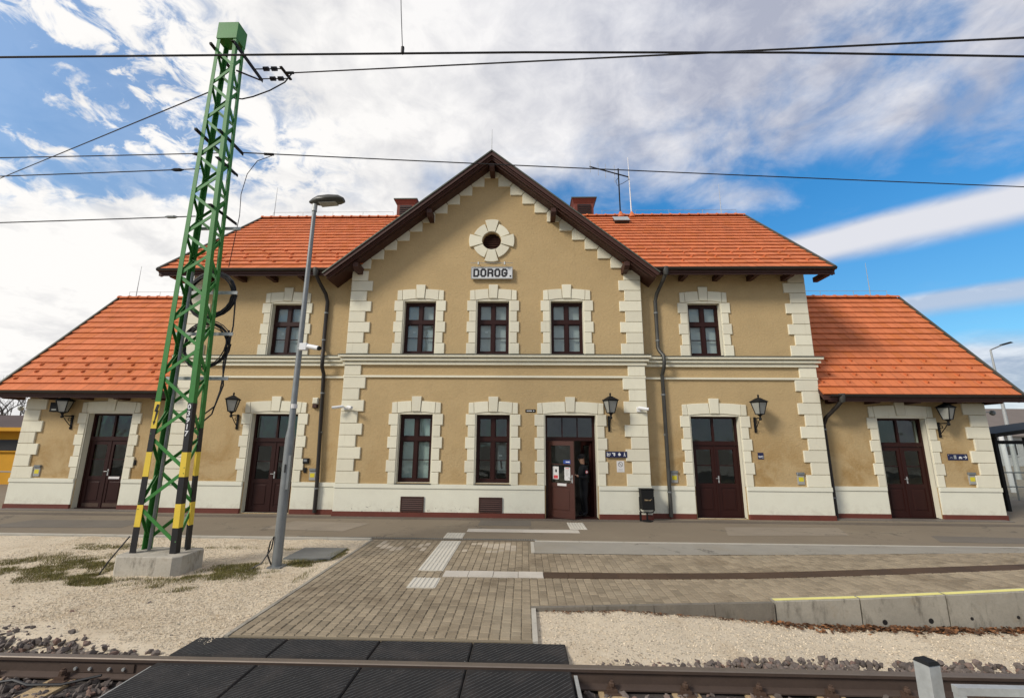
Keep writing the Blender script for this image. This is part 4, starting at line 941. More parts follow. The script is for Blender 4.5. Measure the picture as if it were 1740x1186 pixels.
def tile_verts(w, l):
    # lower edge raised over the row below
    g = .003
    return [(g, 0, .05), (w-g, 0, .05), (w-g, l, .008), (g, l, .008), (g, 0, .022), (w-g, 0, .022), (w-g, l, -.004), (g, l, -.004), (w-g, .005, .058), (g, .005, .058)]
TF = [(0, 1, 8, 9), (9, 8, 2, 3), (0, 4, 5, 1), (0, 3, 7, 4), (1, 5, 6, 2)]
GZ = lambda x: GAP+.08-GSL*abs(x-GCX)
tiles = []; guards = []
for rf, x0, x1, ey, ez, ry, rz, rows, cut in ((roofM, RXL, RXR, EAVE_Y, EAVE_Z, RIDGE_Y, RIDGE_Z, 17, True), (roofWL, -16.78, ML, WEAVE_Y, WEAVE_Z, WRIDGE_Y, WRIDGE_Z, 16, False), (roofWR, MR, 14.78, WEAVE_Y, WEAVE_Z, WRIDGE_Y, WRIDGE_Z, 16, False)):
    L = math.hypot(ry-ey, rz-ez); e = L/rows; an = math.atan2(rz-ez, ry-ey); cs, sn = math.cos(an), math.sin(an)
    for r in range(rows):
        yy, zz = ey+cs*e*r, ez+sn*e*r
        n = int((x1-x0)/TW)+1; off = -(r % 2)*TW/2
        for i in range(n+1):
            a, b = max(x0, x0+off+TW*i), min(x1, x0+off+TW*(i+1))
            if b-a < .04: continue
            if cut and zz+sn*e < GZ((a+b)/2)-.1 and XL-.6 < (a+b)/2 < XR+.4: continue
            tiles.append((rf, a, b-a, yy, zz, e, an))
            full = b-a > TW*.9
            if full and 1 <= r <= 4 and (i+2*r+(r//3)) % 3 == 0 and b < x1-.2 and a > x0+.1 and not (cut and XL-.9 < a < XR+.7 and zz < GZ(a)+.6): guards.append((rf, (a+b)/2, yy+cs*e*.42, zz+sn*e*.42, an))
# the 300 full tiles that show largest become single pieces
idx = sorted(range(len(tiles)), key=lambda i: (0 if abs(tiles[i][2]-TW) < 1e-6 and tiles[i][0] is not roofM else 1, tiles[i][4]))[:300]
single = set(idx); tcache = {}
for rf in (roofM, roofWL, roofWR):
    V, F, R = [], [], []
    for i, (t_rf, a, w, yy, zz, e, an) in enumerate(tiles):
        if t_rf is not rf: continue
        if i in single:
            key = (round(w, 3), round(e, 4))
            if key not in tcache:
                mb = MB(); mb.add(tile_verts(w, e*1.06), TF); tcache[key] = mb.mesh('tile', M['tile'])
            ob('tile', tcache[key], rf, (a, yy, zz), rot=(an, 0, 0)); continue
        b = len(V); cs, sn = math.cos(an), math.sin(an); dz = random.uniform(-.003, .003)
        V += [(a+x, yy+cs*s-sn*(n+dz), zz+sn*s+cs*(n+dz)) for x, s, n in tile_verts(w, e*1.06)]; F += [tuple(b+q for q in f) for f in TF]; R += [random.random()]*5
    tag(ob('tiles', big_mesh('tiles', V, F, M['tile'], R), rf), kind='stuff')
gm = MB().add([(-.02, 0, .03), (.02, 0, .03), (.02, .16, .012), (-.02, .16, .012), (-.02, .02, .11), (.02, .02, .11), (.02, .045, .11), (-.02, .045, .11)], [(0, 1, 5, 4), (4, 5, 6, 7), (7, 6, 2, 3), (0, 4, 7, 3), (1, 2, 6, 5)]).mesh('snow_guard', M['tile'])
for rf, x, yy, zz, an in guards: ob('snow_guard', gm, rf, (x, yy, zz), rot=(an, 0, random.gauss(0, .06)), scale=(1.0, 1.1, .9))
# ridge tiles
rm_ = MB(); m = 7
for s, r in ((0, .125), (.06, .125), (.065, .105), (.43, .095)):
    rm_.v += [(s, r*math.cos(math.pi*(j/m))*1.1, r*math.sin(math.pi*j/m)-.03) for j in range(m+1)]
for a in range(3): rm_.f += [(a*(m+1)+j, a*(m+1)+j+1, (a+1)*(m+1)+j+1, (a+1)*(m+1)+j) for j in range(m)]
rm_.f.append(tuple(range(m+1))); rm_.mi = [0]*len(rm_.f)
rmm = rm_.mesh('ridge_tile', M['tile'])
for rf, x0, x1, ry, rz in ((roofM, RXL, RXR, RIDGE_Y, RIDGE_Z), (roofWL, -16.78, ML-.1, WRIDGE_Y, WRIDGE_Z), (roofWR, MR, 14.78, WRIDGE_Y, WRIDGE_Z)):
    n = round((x1-x0)/.4); st = (x1-x0)/n
    for i in range(n): ob('ridge_tile', rmm, rf, (x0+st*i, ry, rz+.06), scale=(st/.4*.98, 1, 1))
# verges, gutters, eaves timber
def verge(rf, x, sg, ey, ez, ry, rz):
    mb = MB(); cs = Vector((0, ry-ey, rz-ez)).normalized(); nrm = Vector((0, -cs.z, cs.y))
    a, b = Vector((x, ey, ez))-cs*.05, Vector((x, ry, rz))
    mb.bar(a+nrm*.02, b+nrm*.02, .07, .13, nrm); part('verge_flashing', mb, M['flash'], rf)
    mb = MB(); mb.bar(a-nrm*.12, b-nrm*.12, .06, .22, nrm); part('barge_board', mb, M['wood'], rf)
verge(roofM, RXL-.02, -1, EAVE_Y, EAVE_Z, RIDGE_Y, RIDGE_Z); verge(roofM, RXR+.02, 1, EAVE_Y, EAVE_Z, RIDGE_Y, RIDGE_Z)
verge(roofWL, -16.80, -1, WEAVE_Y, WEAVE_Z, WRIDGE_Y, WRIDGE_Z); verge(roofWR, 14.80, 1, WEAVE_Y, WEAVE_Z, WRIDGE_Y, WRIDGE_Z)
def gutter(rf, x0, x1, y, z):
    mb = MB(); m = 8; r = .075
    for x in (x0, x1):
        mb.v += [(x, y-r*math.cos(math.pi*j/m), z-r*math.sin(math.pi*j/m)) for j in range(m+1)]+[(x, y-(r-.008)*math.cos(math.pi*j/m), z-(r-.008)*math.sin(math.pi*j/m)) for j in range(m, -1, -1)]
    n = 2*(m+1); mb.f = [(i, (i+1) % n, n+(i+1) % n, n+i) for i in range(n)]+[tuple(range(n)), tuple(range(2*n-1, n-1, -1))]; mb.mi = [0]*len(mb.f)
    part('gutter', mb, M['gutter'], rf, smooth=True)
    part('fascia', MB().box(x0, x1, y+.078, y+.105, z-.2, z+.0), M['wood'], rf)
gutter(roofM, RXL-.05, -6.12, EAVE_Y-.04, EAVE_Z+.0); gutter(roofM, 4.0, RXR+.06, EAVE_Y-.04, EAVE_Z+.0)
gutter(roofWL, -16.84, ML-.02, WEAVE_Y-.05, WEAVE_Z+.01); gutter(roofWR, MR+.16, 14.86, WEAVE_Y-.05, WEAVE_Z+.01)
def knob(rf, x, y0, y1, z):
    mb = MB(); mb.box(x-.07, x+.07, y0+.1, y1, z, z+.16); mb.add([(x-.07, y0, z+.08), (x+.07, y0, z+.08), (x+.07, y0, z+.16), (x-.07, y0, z+.16), (x-.07, y0+.1, z), (x+.07, y0+.1, z), (x+.07, y0+.1, z+.16), (x-.07, y0+.1, z+.16)], [(0, 1, 2, 3), (0, 4, 5, 1), (1, 5, 6, 2), (0, 3, 7, 4)])
    part('rafter_end', mb, M['wood'], rf)
for i in range(5): knob(roofM, 5.08+1.09*i, 13.15, S+.1, 7.28); knob(roofM, -7.2-1.05*i, 13.15, S+.1, 7.28)
for i in range(5): knob(roofWR, 9.5+1.2*i, 13.6, WY+.1, 3.38); knob(roofWL, -11.7-1.22*i, 13.6, WY+.1, 3.38)
for x0, x1, y, z in ((ML, XL, S, 7.55), (XR, MR, S, 7.55)): part('wall_plate', MB().box(x0, x1, y-.16, y+.0, z, z+.2), M['wood'], roofM)
for x0, x1, rf in ((LL, ML, roofWL), (MR, RR, roofWR)): part('wall_plate', MB().box(x0, x1, WY-.2, WY, 3.52, 3.75), M['wood'], rf)

# gable roof over the bay
def zg(x): return 11.40-GSL*abs(x-GCX)
gx0, gx1 = GCX-5.09, GCX+5.09
mb = MB()
for xe in (gx0, gx1):
    mb.add([(GCX, 12.86, 11.36), (GCX, 17.5, 11.36), (xe, 17.5, zg(xe)-.04), (xe, 12.86, zg(xe)-.04), (GCX, 12.86, 11.22), (GCX, 17.5, 11.22), (xe, 17.5, zg(xe)-.18), (xe, 12.86, zg(xe)-.18)], [(0, 1, 2, 3), (4, 5, 6, 7), (0, 3, 7, 4), (3, 2, 6, 7)])
roofG = part('roof', mb, M['wood'], ST, label='gable roof over the central bay with dark moulded verge boards')
mb = MB()
for xe in (gx0, gx1):
    n = Vector((GSL if xe > GCX else -GSL, 0, 1)).normalized()
    a, b = Vector((GCX, 12.8, 11.39)), Vector((xe, 12.8, zg(xe)-.01))
    mb.add([a, a+Vector((0, 4.7, 0)), b+Vector((0, 4.7, 0)), b, a+n*.05, a+n*.05+Vector((0, 4.7, 0)), b+n*.05+Vector((0, 4.7, 0)), b+n*.05], [(4, 5, 6, 7), (0, 3, 7, 4), (3, 2, 6, 7)])
part('tile_layer', mb, M['tile'], roofG)
for sg, xe in ((-1, gx0), (1, gx1)):
    d = Vector((xe-GCX, 0, zg(xe)-11.40)).normalized(); n = Vector((-d.z*sg, 0, d.x*sg)).normalized()
    if n.z < 0: n = -n
    def rake(name, y0, y1, n0, n1, ext, m):
        A = Vector((GCX, 0, 11.40)); B = Vector((xe, 0, zg(xe)))+d*ext
        za0, za1 = n0/n.z, n1/n.z
        vs = []
        for yy in (y0, y1):
            vs += [(GCX, yy, A.z+za0), (B.x+n.x*n0, yy, B.z+n.z*n0), (B.x+n.x*n1, yy, B.z+n.z*n1), (GCX, yy, A.z+za1)]
        part(name, MB().add(vs, [(0, 1, 2, 3), (7, 6, 5, 4), (0, 4, 5, 1), (1, 5, 6, 2), (2, 6, 7, 3)]), m, roofG)
    rake('verge_capping', 12.74, 12.9, .012, .05, .1, M['flash'])
    rake('verge_board', 12.77, 12.8, -.09, .012, .1, M['wood'])
    rake('verge_moulding', 12.83, 12.86, -.13, -.0905, .07, M['wood'])
    rake('verge_moulding', 12.87, 12.9, -.172, -.1305, .03, M['wood'])
    rake('inner_board', 12.98, 13.02, -.205, -.1725, -.1, M['wood'])
    for px in (0, 2.0, 4.25):
        if px == 0 and sg > 0: continue
        x = GCX+sg*px; z = 11.40-GSL*px-.55
        mb = MB(); mb.box(x-.08, x+.08, 13.05, D+.1, z+.03, z+.26); mb.add([(x-.08, 12.95, z+.13), (x+.08, 12.95, z+.13), (x+.08, 12.95, z+.26), (x-.08, 12.95, z+.26), (x-.08, 13.05, z+.03), (x+.08, 13.05, z+.03), (x+.08, 13.05, z+.26), (x-.08, 13.05, z+.26)], [(0, 1, 2, 3), (0, 4, 5, 1), (1, 5, 6, 2), (0, 3, 7, 4)])
        part('purlin_end', mb, M['wood'], roofG)
# chimneys
for x0, x1 in ((-6.0, -4.98), (2.2, 3.28)):
    c = part('chimney', MB().box(x0+.1, x1-.1, 18.6, 19.5, 10.6, 12.86), M['chim'], roofM, label='red boxed chimney with louvred sides')
    mb = MB(); mb.add([(x0+.1, 18.6, 12.86), (x1-.1, 18.6, 12.86), (x1-.1, 19.5, 12.86), (x0+.1, 19.5, 12.86), (x0-.02, 18.48, 13.08), (x1+.02, 18.48, 13.08), (x1+.02, 19.62, 13.08), (x0-.02, 19.62, 13.08)], [(0, 1, 5, 4), (1, 2, 6, 5), (2, 3, 7, 6), (3, 0, 4, 7)])
    part('flared_top', mb, M['chim'], c); part('cap', MB().box(x0-.04, x1+.04, 18.46, 19.64, 13.08, 13.13), M['flash'], c)
    part('louvre_opening', MB().box(x0+.24, x1-.24, 18.57, 18.599, 11.9, 12.82), M['blackp'], c)
    for i in range(9): part('slat', MB().box(x0+.24, x1-.24, 18.54, 18.5695, 11.93+i*.098, 11.97+i*.098), M['wood'], c)
# skylight
an = math.atan2(RIDGE_Z-EAVE_Z, RIDGE_Y-EAVE_Y)
sk = ob('skylight', MB().block([(-.3, -.25), (.3, -.25), (.3, .25), (-.3, .25)], 0, .0, .02, .1).mesh('skylight', M['galvdark']), roofM, (4.05, 16.95, 11.18), rot=(an-math.pi/2+math.pi, 0, 0)) if False else None
cs, sn = math.cos(an), math.sin(an)
def onroof(x, s, n): return (x, EAVE_Y+cs*s-sn*n, EAVE_Z+sn*s+cs*n)
s0 = 5.25
mb = MB(); vs = [onroof(x, s, n) for n in (.02, .16) for x, s in ((3.75, s0), (4.33, s0), (4.33, s0+.5), (3.75, s0+.5))]
mb.add(vs, [(0, 1, 5, 4), (1, 2, 6, 5), (2, 3, 7, 6), (3, 0, 4, 7), (4, 5, 6, 7)]); sk = part('skylight', mb, M['gutter'], roofM)
part('hatch_lid', MB().add([onroof(x, s, n) for n in (.161, .175) for x, s in ((3.72, s0-.03), (4.36, s0-.03), (4.36, s0+.53), (3.72, s0+.53))], [(0, 1, 5, 4), (1, 2, 6, 5), (2, 3, 7, 6), (3, 0, 4, 7), (4, 5, 6, 7)]), M['galv'], sk)

# down pipes
def downpipe(m, wy, x0, gy, gz_, xw, off, cor, x_end=None, label=None):
    yw = wy-.075; x_end = xw if x_end is None else x_end
    pts = [(x0, gy, gz_), (x0, gy, gz_-.14), (x0+(xw-x0)*.25, gy+(yw-gy)*.3, gz_-.32), (x0+(xw-x0)*.8, gy+(yw-gy)*.85, gz_-.62), (xw, yw, gz_-.85)]
    if cor: pts += [(xw, yw, CT+.28), (xw+off*.3, yw-.04, CT+.16), (xw+off*.9, wy-.29, CT-.02), (xw+off, wy-.29, CB+.1), (xw+off*.9, wy-.26, CB-.06), (xw+off*.8, yw, CB-.26)]
    pts += [(x_end, yw-.03, .95), (x_end, yw-.03, .06)]
    dp = part('downpipe', MB().tube(pts, .058, 10), m, ST, smooth=True, label=label)
    part('hopper', MB().lathe([(.06, gz_-.2), (.09, gz_-.1), (.1, gz_+.02), (.1, gz_+.06)], x0, gy, 10), M['pipe_g'], dp, smooth=True)
    for z in ([6.2, 5.3, 3.6, 2.4, .75] if cor else [2.6, 1.6, .6]):
        xx = xw if z > CT else (x_end+(xw+off*.8-x_end)*(z-.95)/(CB-.26-.95) if cor and z > .95 else x_end)
        part('clamp', MB().tube([(xx, yw-.03*(z < 1), z-.02), (xx, yw-.03*(z < 1), z+.02)], .07, 10), M['galvdark'], dp)
downpipe(M['pipe_b'], S, -6.58, EAVE_Y-.03, EAVE_Z-.04, -6.42, .12, True, -6.2, label='black downpipe left of the gabled bay')
downpipe(M['pipe_g'], S, 4.38, EAVE_Y-.03, EAVE_Z-.04, 4.2, .1, True, 4.28, label='grey downpipe right of the gabled bay')
downpipe(M['pipe_b'], WY, 9.5, WEAVE_Y-.03, WEAVE_Z-.02, 9.25, 0, False, label='dark downpipe in the corner of the right wing')
part('cable_duct', MB().tube([(MR+.12, WY-.05, 3.0), (MR+.12, WY-.05, .05)], .02, 6), M['pipe_b'], ST)
# lightning conductor along the ridges
def conductor(rf, x0, x1, y, z, rods):
    mb = MB(); n = int((x1-x0)/1.2)
    mb.tube([(x0, y, z+.22), (x1, y, z+.22)], .007, 5)
    for i in range(n+1): mb.tube([(x0+(x1-x0)*i/n, y, z+.05), (x0+(x1-x0)*i/n, y, z+.22)], .008, 5)
    for x, h in rods: mb.tube([(x, y, z), (x, y, z+h)], .016, 6, r1=.006)
    part('lightning_conductor', mb, M['galv'], rf)
conductor(roofM, -11.2, -5.8, RIDGE_Y, RIDGE_Z+.1, [(-11.15, 1.45)]); conductor(roofM, 3.4, 9.2, RIDGE_Y, RIDGE_Z+.1, [(8.55, 1.45)])
conductor(roofWL, -16.4, -11.2, WRIDGE_Y, WRIDGE_Z+.1, [(-16.1, 1.35)]); conductor(roofWR, 9.2, 14.4, WRIDGE_Y, WRIDGE_Z+.1, [(13.75, 1.4)])
part('lightning_rod', MB().tube([(-1.08, 13.0, 11.4), (-1.08, 13.0, 12.4)], .014, 6, r1=.006), M['galvdark'], roofG)
# aerials
ant = thing('roof_aerial', 'black mast with side-pointing rod aerial behind the gable', 'aerial', (4.2, 17.8, 11.7))
part('mast', MB().tube([(4.2, 17.8, 11.6), (4.19, 17.8, 14.1)], .03, 8), M['black'], ant); part('boom', MB().tube([(2.92, 17.8, 14.22), (4.6, 17.7, 13.62)], .028, 6), M['black'], ant)
for x, l in ((2.95, .6), (3.3, .62), (3.62, .7), (4.02, .85)): part('element', MB().tube([(x, 17.78, 14.21-(x-2.95)*.36-l/2), (x, 17.78, 14.21-(x-2.95)*.36+l/2)], .011, 5), M['galv'], ant)
part('cable_loop', MB().tube([(4.6, 17.7, 13.62), (4.58, 17.66, 13.45), (4.35, 17.66, 13.3), (4.1, 17.7, 13.2), (4.05, 17.74, 13.45), (4.15, 17.76, 13.6)], .012, 5), M['cable'], ant, smooth=True); part('base_tile', MB().lathe([(.16, 11.72), (.09, 11.9), (.05, 11.98)], 4.2, 17.76, 10), M['tile'], ant)
wh = thing('whip_aerial', 'tall white whip aerial on the main roof ridge', 'aerial', (4.68, 17.8, 11.7))
part('whip', MB().tube([(4.68, 17.8, 11.75), (4.66, 17.8, 13.2), (4.64, 17.8, 14.65)], .03, 6, r1=.014), M['white'], wh); part('base_tile', MB().lathe([(.15, 11.72), (.08, 11.9), (.04, 11.98)], 4.68, 17.76, 10), M['tile'], wh)

# ------------------------------------------------------------------ fixtures on the walls
LANT = [('black wall lantern at left wing beside a floodlight', -14.65, WY, 2.52), ('black wall lantern beside the mast, left of the door', -8.93, S, 2.55), ('black wall lantern right of the main entrance', 2.55, D, 2.56), ('black wall lantern above the WC sign', 6.99, S, 2.56), ('black wall lantern by the arrow sign on the right wing', 12.76, WY, 2.46)]
def lantern(label, x, y, z):
    t = thing('wall_lantern', label, 'lantern', (x, y, z), 'black lanterns on the station walls')
    P = lambda n, mb, m, sm=False: part(n, mb, M[m], t, local=True, smooth=sm)
    b = MB(); b.box(-.03, .03, -.03, 0, -.08, .36); b.tube([(0, -.02, .34), (0, -.36, .34)], .016, 8); b.tube([(0, -.02, .02), (0, -.1, .08), (0, -.24, .22), (0, -.34, .34)], .012, 6)
    b.tube([(0, -.1+.05*math.cos(a*.6), .24+.05*math.sin(a*.6)) for a in range(11)], .010, 6); b.lathe([(.0, .385), (.035, .37), (.035, .345), (.0, .33)], 0, -.03, 8); b.lathe([(.0, -.06), (.03, -.045), (.03, -.02), (0, -.01)], 0, -.03, 8)
    P('bracket', b, 'black', True)
    cy = -.36
    b = MB(); b.lathe([(.02, .27), (.045, .3), (.025, .36), (.035, .40), (.075, .43), (.085, .45)], 0, cy, 8)
    for k in range(4):
        a = math.pi/4+k*math.pi/2+.35; c, s = math.cos(a), math.sin(a)
        b.bar((.115*c, cy+.115*s, .45), (.215*c, cy+.215*s, .80), .022, .022); 
        a2 = a+math.pi/2; c2, s2 = math.cos(a2), math.sin(a2)
        b.bar((.215*c, cy+.215*s, .80), (.215*c2, cy+.215*s2, .80), .02, .02); b.bar((.115*c, cy+.115*s, .45), (.115*c2, cy+.115*s2, .45), .02, .02)
    P('cage', b, 'black')
    b = MB(); A = [math.pi/4+k*math.pi/2+.35 for k in range(4)]
    b.add([(.255*math.cos(a), cy+.255*math.sin(a), .805) for a in A]+[(.255*math.cos(a), cy+.255*math.sin(a), .825) for a in A]+[(.06*math.cos(a), cy+.06*math.sin(a), .93) for a in A],
          [(3, 2, 1, 0)]+[(i, (i+1) % 4, 4+(i+1) % 4, 4+i) for i in range(4)]+[(4+i, 4+(i+1) % 4, 8+(i+1) % 4, 8+i) for i in range(4)]+[(8, 9, 10, 11)])
    b.lathe([(.035, .93), (.02, .96), (.032, .99), (.02, 1.02), (.004, 1.04)], 0, cy, 8); P('lamp_roof', b, 'black')
    for k in range(4):
        a, a2 = A[k], A[(k+1) % 4]
        P('glass_pane', MB().add([(.11*math.cos(a), cy+.11*math.sin(a), .46), (.11*math.cos(a2), cy+.11*math.sin(a2), .46), (.205*math.cos(a2), cy+.205*math.sin(a2), .79), (.205*math.cos(a), cy+.205*math.sin(a), .79)], [(0, 1, 2, 3)]), 'lampglass')
for L in LANT: lantern(*L)
fl = thing('floodlight', 'black floodlight under the eave of the left wing', 'floodlight', (-14.95, WY, 3.0))
part('housing', MB().block([(-15.14, 2.98), (-14.8, 2.98), (-14.8, 3.28), (-15.14, 3.28)], 13.85, .06, .02, .12), M['black'], fl); part('bracket', MB().bar((-14.97, 13.96, 3.1), (-14.97, WY, 3.2), .04, .04), M['black'], fl)
part('lens', MB().box(-15.05, -14.9, 13.786, 13.7895, 3.03, 3.07), M['lampglass'], fl)

def bullet(t, base, dirv, L=.24, r=.042):
    b = Vector(base); d = Vector(dirv).normalized()
    part('bracket_arm', MB().tube([b, b+Vector((0, -.06, -.01)), b+Vector((0, -.10, .0))+d*.02], .018, 8), M['white'], t, smooth=True)
    c = b+Vector((0, -.10, .0)); part('camera_body', MB().tube([c-d*.03, c+d*(L-.03)], r, 12), M['white'], t, smooth=True); part('lens', MB().tube([c+d*(L-.03), c+d*(L-.02)], r*.8, 12), M['black'], t)
    part('sun_shield', MB().tube([c-d*.02+Vector((0, 0, .012)), c+d*(L+.01)+Vector((0, 0, .012))], r*1.08, 12), M['white'], t, smooth=True)
cmx = thing('security_camera', 'pair of white security cameras on the left quoin of the bay', 'camera', (-5.55, D, 3.1), 'security cameras')
part('base_plate', MB().box(-5.5, -5.3, D-.09, D-.045, 3.08, 3.16), M['white'], cmx); bullet(cmx, (-5.48, D-.07, 3.16), (-1, -.35, -.18), .3, .036); bullet(cmx, (-5.32, D-.07, 3.14), (.8, -.6, -.15), .2, .04)
cmx = thing('security_camera', 'single white security camera on the right quoin of the bay', 'camera', (3.5, D, 3.1), 'security cameras')
part('base_plate', MB().box(3.38, 3.5, D-.09, D-.045, 3.06, 3.2), M['white'], cmx); bullet(cmx, (3.44, D-.07, 3.16), (1, -.5, -.2), .26)
sr = thing('alarm_sounder', 'cream alarm sounder beside the black downpipe', 'alarm', (-6.5, S, 3.2)); part('cover', MB().block([(-6.6, 3.26), (-6.42, 3.26), (-6.42, 3.46), (-6.6, 3.46)], S, .09, .03), M['cream'], sr); part('horn', MB().block([(-6.59, 3.14), (-6.43, 3.14), (-6.43, 3.255), (-6.59, 3.255)], S, .1, .03), M['wood'], sr)
CAB = [('small grey meter box with yellow badge on the left wing wall', -15.45, WY, 1.14), ('small grey meter box with yellow badge beside the black downpipe', -6.40, S, 1.14), ('small grey meter box with yellow badge beside the grey downpipe', 4.47, S, 1.17), ('small grey meter box with yellow badge on the stained wall by the corner quoins', 8.16, S, 1.16), ('small grey meter box with yellow badge under the arrow sign', 13.46, WY, 1.18)]
for lab, x, y, z in CAB:
    t = thing('meter_box', lab, 'meter box', (x, y, z-.17), 'grey meter boxes'); part('case', MB().block([(x-.1, z-.17), (x+.1, z-.17), (x+.1, z+.17), (x-.1, z+.17)], y, .03, .008), M['cab'], t); part('hood', MB().block([(x-.11, z+.11), (x+.11, z+.11), (x+.11, z+.18), (x-.11, z+.18)], y-.03, .03, .01, .03), M['galvdark'], t); part('badge', MB().box(x-.07, x+.07, y-.033, y-.0302, z-.08, z+.04), M['ybadge'], t)
kp = thing('intercom', 'dark intercom with small screen right of the left double door', 'intercom', (-6.65, S, 1.4)); part('case', MB().block([(-6.73, 1.46), (-6.55, 1.46), (-6.55, 1.62), (-6.73, 1.62)], S, .05, .01), M['black'], kp); part('screen', MB().box(-6.70, -6.60, S-.053, S-.0502, 1.52, 1.59), M['galvdark'], kp)
one('card_reader', MB().block([(-6.69, 1.19), (-6.60, 1.19), (-6.60, 1.34), (-6.69, 1.34)], S, .03, .008), M['black'], 'small black card reader under the intercom', 'card reader')
one('card_reader', MB().block([(-12.39, 1.34), (-12.29, 1.34), (-12.29, 1.5), (-12.39, 1.5)], WY, .03, .008), M['black'], 'small black card reader right of the left wing door', 'card reader')

# name board DOROG.
nb = thing('name_board', 'white station name board reading DOROG. above the middle window', 'sign', (-1.03, D, 7.25))
bx0, bx1, bz0, bz1 = -1.70, -.37, 7.26, 7.66; by = D-.1
part('board', MB().block([(bx0, bz0), (bx1, bz0), (bx1, bz1), (bx0, bz1)], by+.04, .04, .008, .02), M['whiteemb'], nb)
fm = MB(); e = .022
for q in ((bx0, bx1, bz0, bz0+e), (bx0, bx1, bz1-e, bz1), (bx0, bx0+e, bz0+e, bz1-e), (bx1-e, bx1, bz0+e, bz1-e)): fm.box(q[0], q[1], by-.012, by-.0005, q[2], q[3])
part('rim', fm, M['galv'], nb)
LET = {'D': [[(0, 0), (0, 1)], [(0, 1), (.75, 1), (1, .8), (1, .2), (.75, 0), (0, 0)]], 'O': [[(.25, 0), (.75, 0), (1, .2), (1, .8), (.75, 1), (.25, 1), (0, .8), (0, .2), (.25, 0)]], 'R': [[(0, 0), (0, 1)], [(0, 1), (.75, 1), (1, .85), (1, .6), (.75, .47), (0, .47)], [(.7, .47), (1, .3), (1, 0)]],
       'G': [[(1, .75), (1, .85), (.75, 1), (.25, 1), (0, .8), (0, .2), (.25, 0), (.6, 0), (.92, .18), (.92, .45)], [(.55, .45), (1.1, .45)]]}
def stroke(ch, x0, z0, w, h, t, y):
    mb = MB()
    for st in LET[ch]:
        for (a, b) in zip(st, st[1:]):
            A = Vector((x0+a[0]*w, y-random.uniform(0, .002), z0+a[1]*h)); B = Vector((x0+b[0]*w, A.y, z0+b[1]*h)); d = (B-A).normalized()*t*.42
            mb.bar(A-d, B+d, .004, t, (0, 0, 1)) if abs((B-A).normalized().z) < .9 else mb.bar(A-d, B+d, t, .004, (0, 1, 0))
    return mb
xx = bx0+.095
for ch in 'DOROG':
    part('letter', stroke(ch, xx, bz0+.088, .138, .225, .056, by-.004), M['blackp'], nb); xx += .226
part('letter', MB().box(bx1-.095, bx1-.042, by-.006, by-.001, bz0+.062, bz0+.115), M['blackp'], nb)
for x in (-1.46, -.62):
    lp = MB(); lp.tube([(x, D-.02, 7.78), (x, D-.2, 7.76)], .01, 6); lp.tube([(x, D-.2, 7.79), (x, D-.2, 7.70)], .028, 8); part('spot_lamp', lp, M['galv'], nb)
part('lamp_rail', MB().tube([(-1.72, D-.2, 7.755), (-.36, D-.2, 7.755)], .008, 6), M['galv'], nb)

def plate(name, label, cat, x0, x1, z0, z1, y, m, d=.012):
    t = thing(name, label, cat, ((x0+x1)/2, y, z0)); part('plate', MB().block([(x0, z0), (x1, z0), (x1, z1), (x0, z1)], y, d, .003), M[m], t); return t
t = plate('street_plate', 'tiny black address plate left of the entrance arch', 'sign', .05, .36, 3.03, 3.12, D, 'black')
sp_ = MB()
for x, w in ((.09, .022), (.118, .022), (.146, .022), (.174, .02), (.20, .022), (.226, .022), (.285, .03)): sp_.box(x, x+w, D-.0135, D-.0122, 3.06, 3.09)
part('lettering', sp_, M['white'], t)
# pictogram sign by the entrance
t = plate('pictogram_sign', 'dark blue four-pictogram sign right of the entrance', 'sign', 2.42, 3.04, 1.73, 1.90, D-.045, 'navy')
Yp = D-.045-.0135
def disc(mb, x, z, r, y=None, n=10):
    y = Yp if y is None else y; mb.add([(x, y, z)]+[(x+r*math.cos(2*math.pi*i/n), y, z+r*math.sin(2*math.pi*i/n)) for i in range(n)], [(0, 1+i, 1+(i+1) % n) for i in range(n)])
def rect(mb, x0, x1, z0, z1, y=None):
    y = Yp if y is None else y; mb.add([(x0, y, z0), (x1, y, z0), (x1, y, z1), (x0, y, z1)], [(0, 1, 2, 3)])
p = MB(); rect(p, 2.45, 2.47, 1.77, 1.87); rect(p, 2.47, 2.53, 1.77, 1.79); disc(p, 2.5, 1.825, .02); rect(p, 2.535, 2.55, 1.79, 1.86); part('pictogram', p, M['white'], t)
p = MB(); rect(p, 2.60, 2.69, 1.84, 1.865); rect(p, 2.64, 2.69, 1.79, 1.835); disc(p, 2.665, 1.78, .014); part('pictogram', p, M['white'], t)
p = MB(); disc(p, 2.815, 1.815, .04); rect(p, 2.80, 2.82, 1.855, 1.875); part('pictogram', p, M['white'], t)
p = MB(); disc(p, 2.965, 1.865, .012); p.add([(2.955, Yp, 1.85), (2.975, Yp, 1.85), (2.98, Yp, 1.80), (3.0, Yp, 1.76), (2.985, Yp, 1.76), (2.965, Yp, 1.80), (2.95, Yp, 1.76), (2.935, Yp, 1.76), (2.95, Yp, 1.81)], [(0, 1, 2, 3, 4, 5), (0, 5, 6, 7, 8)]); part('pictogram', p, M['white'], t)
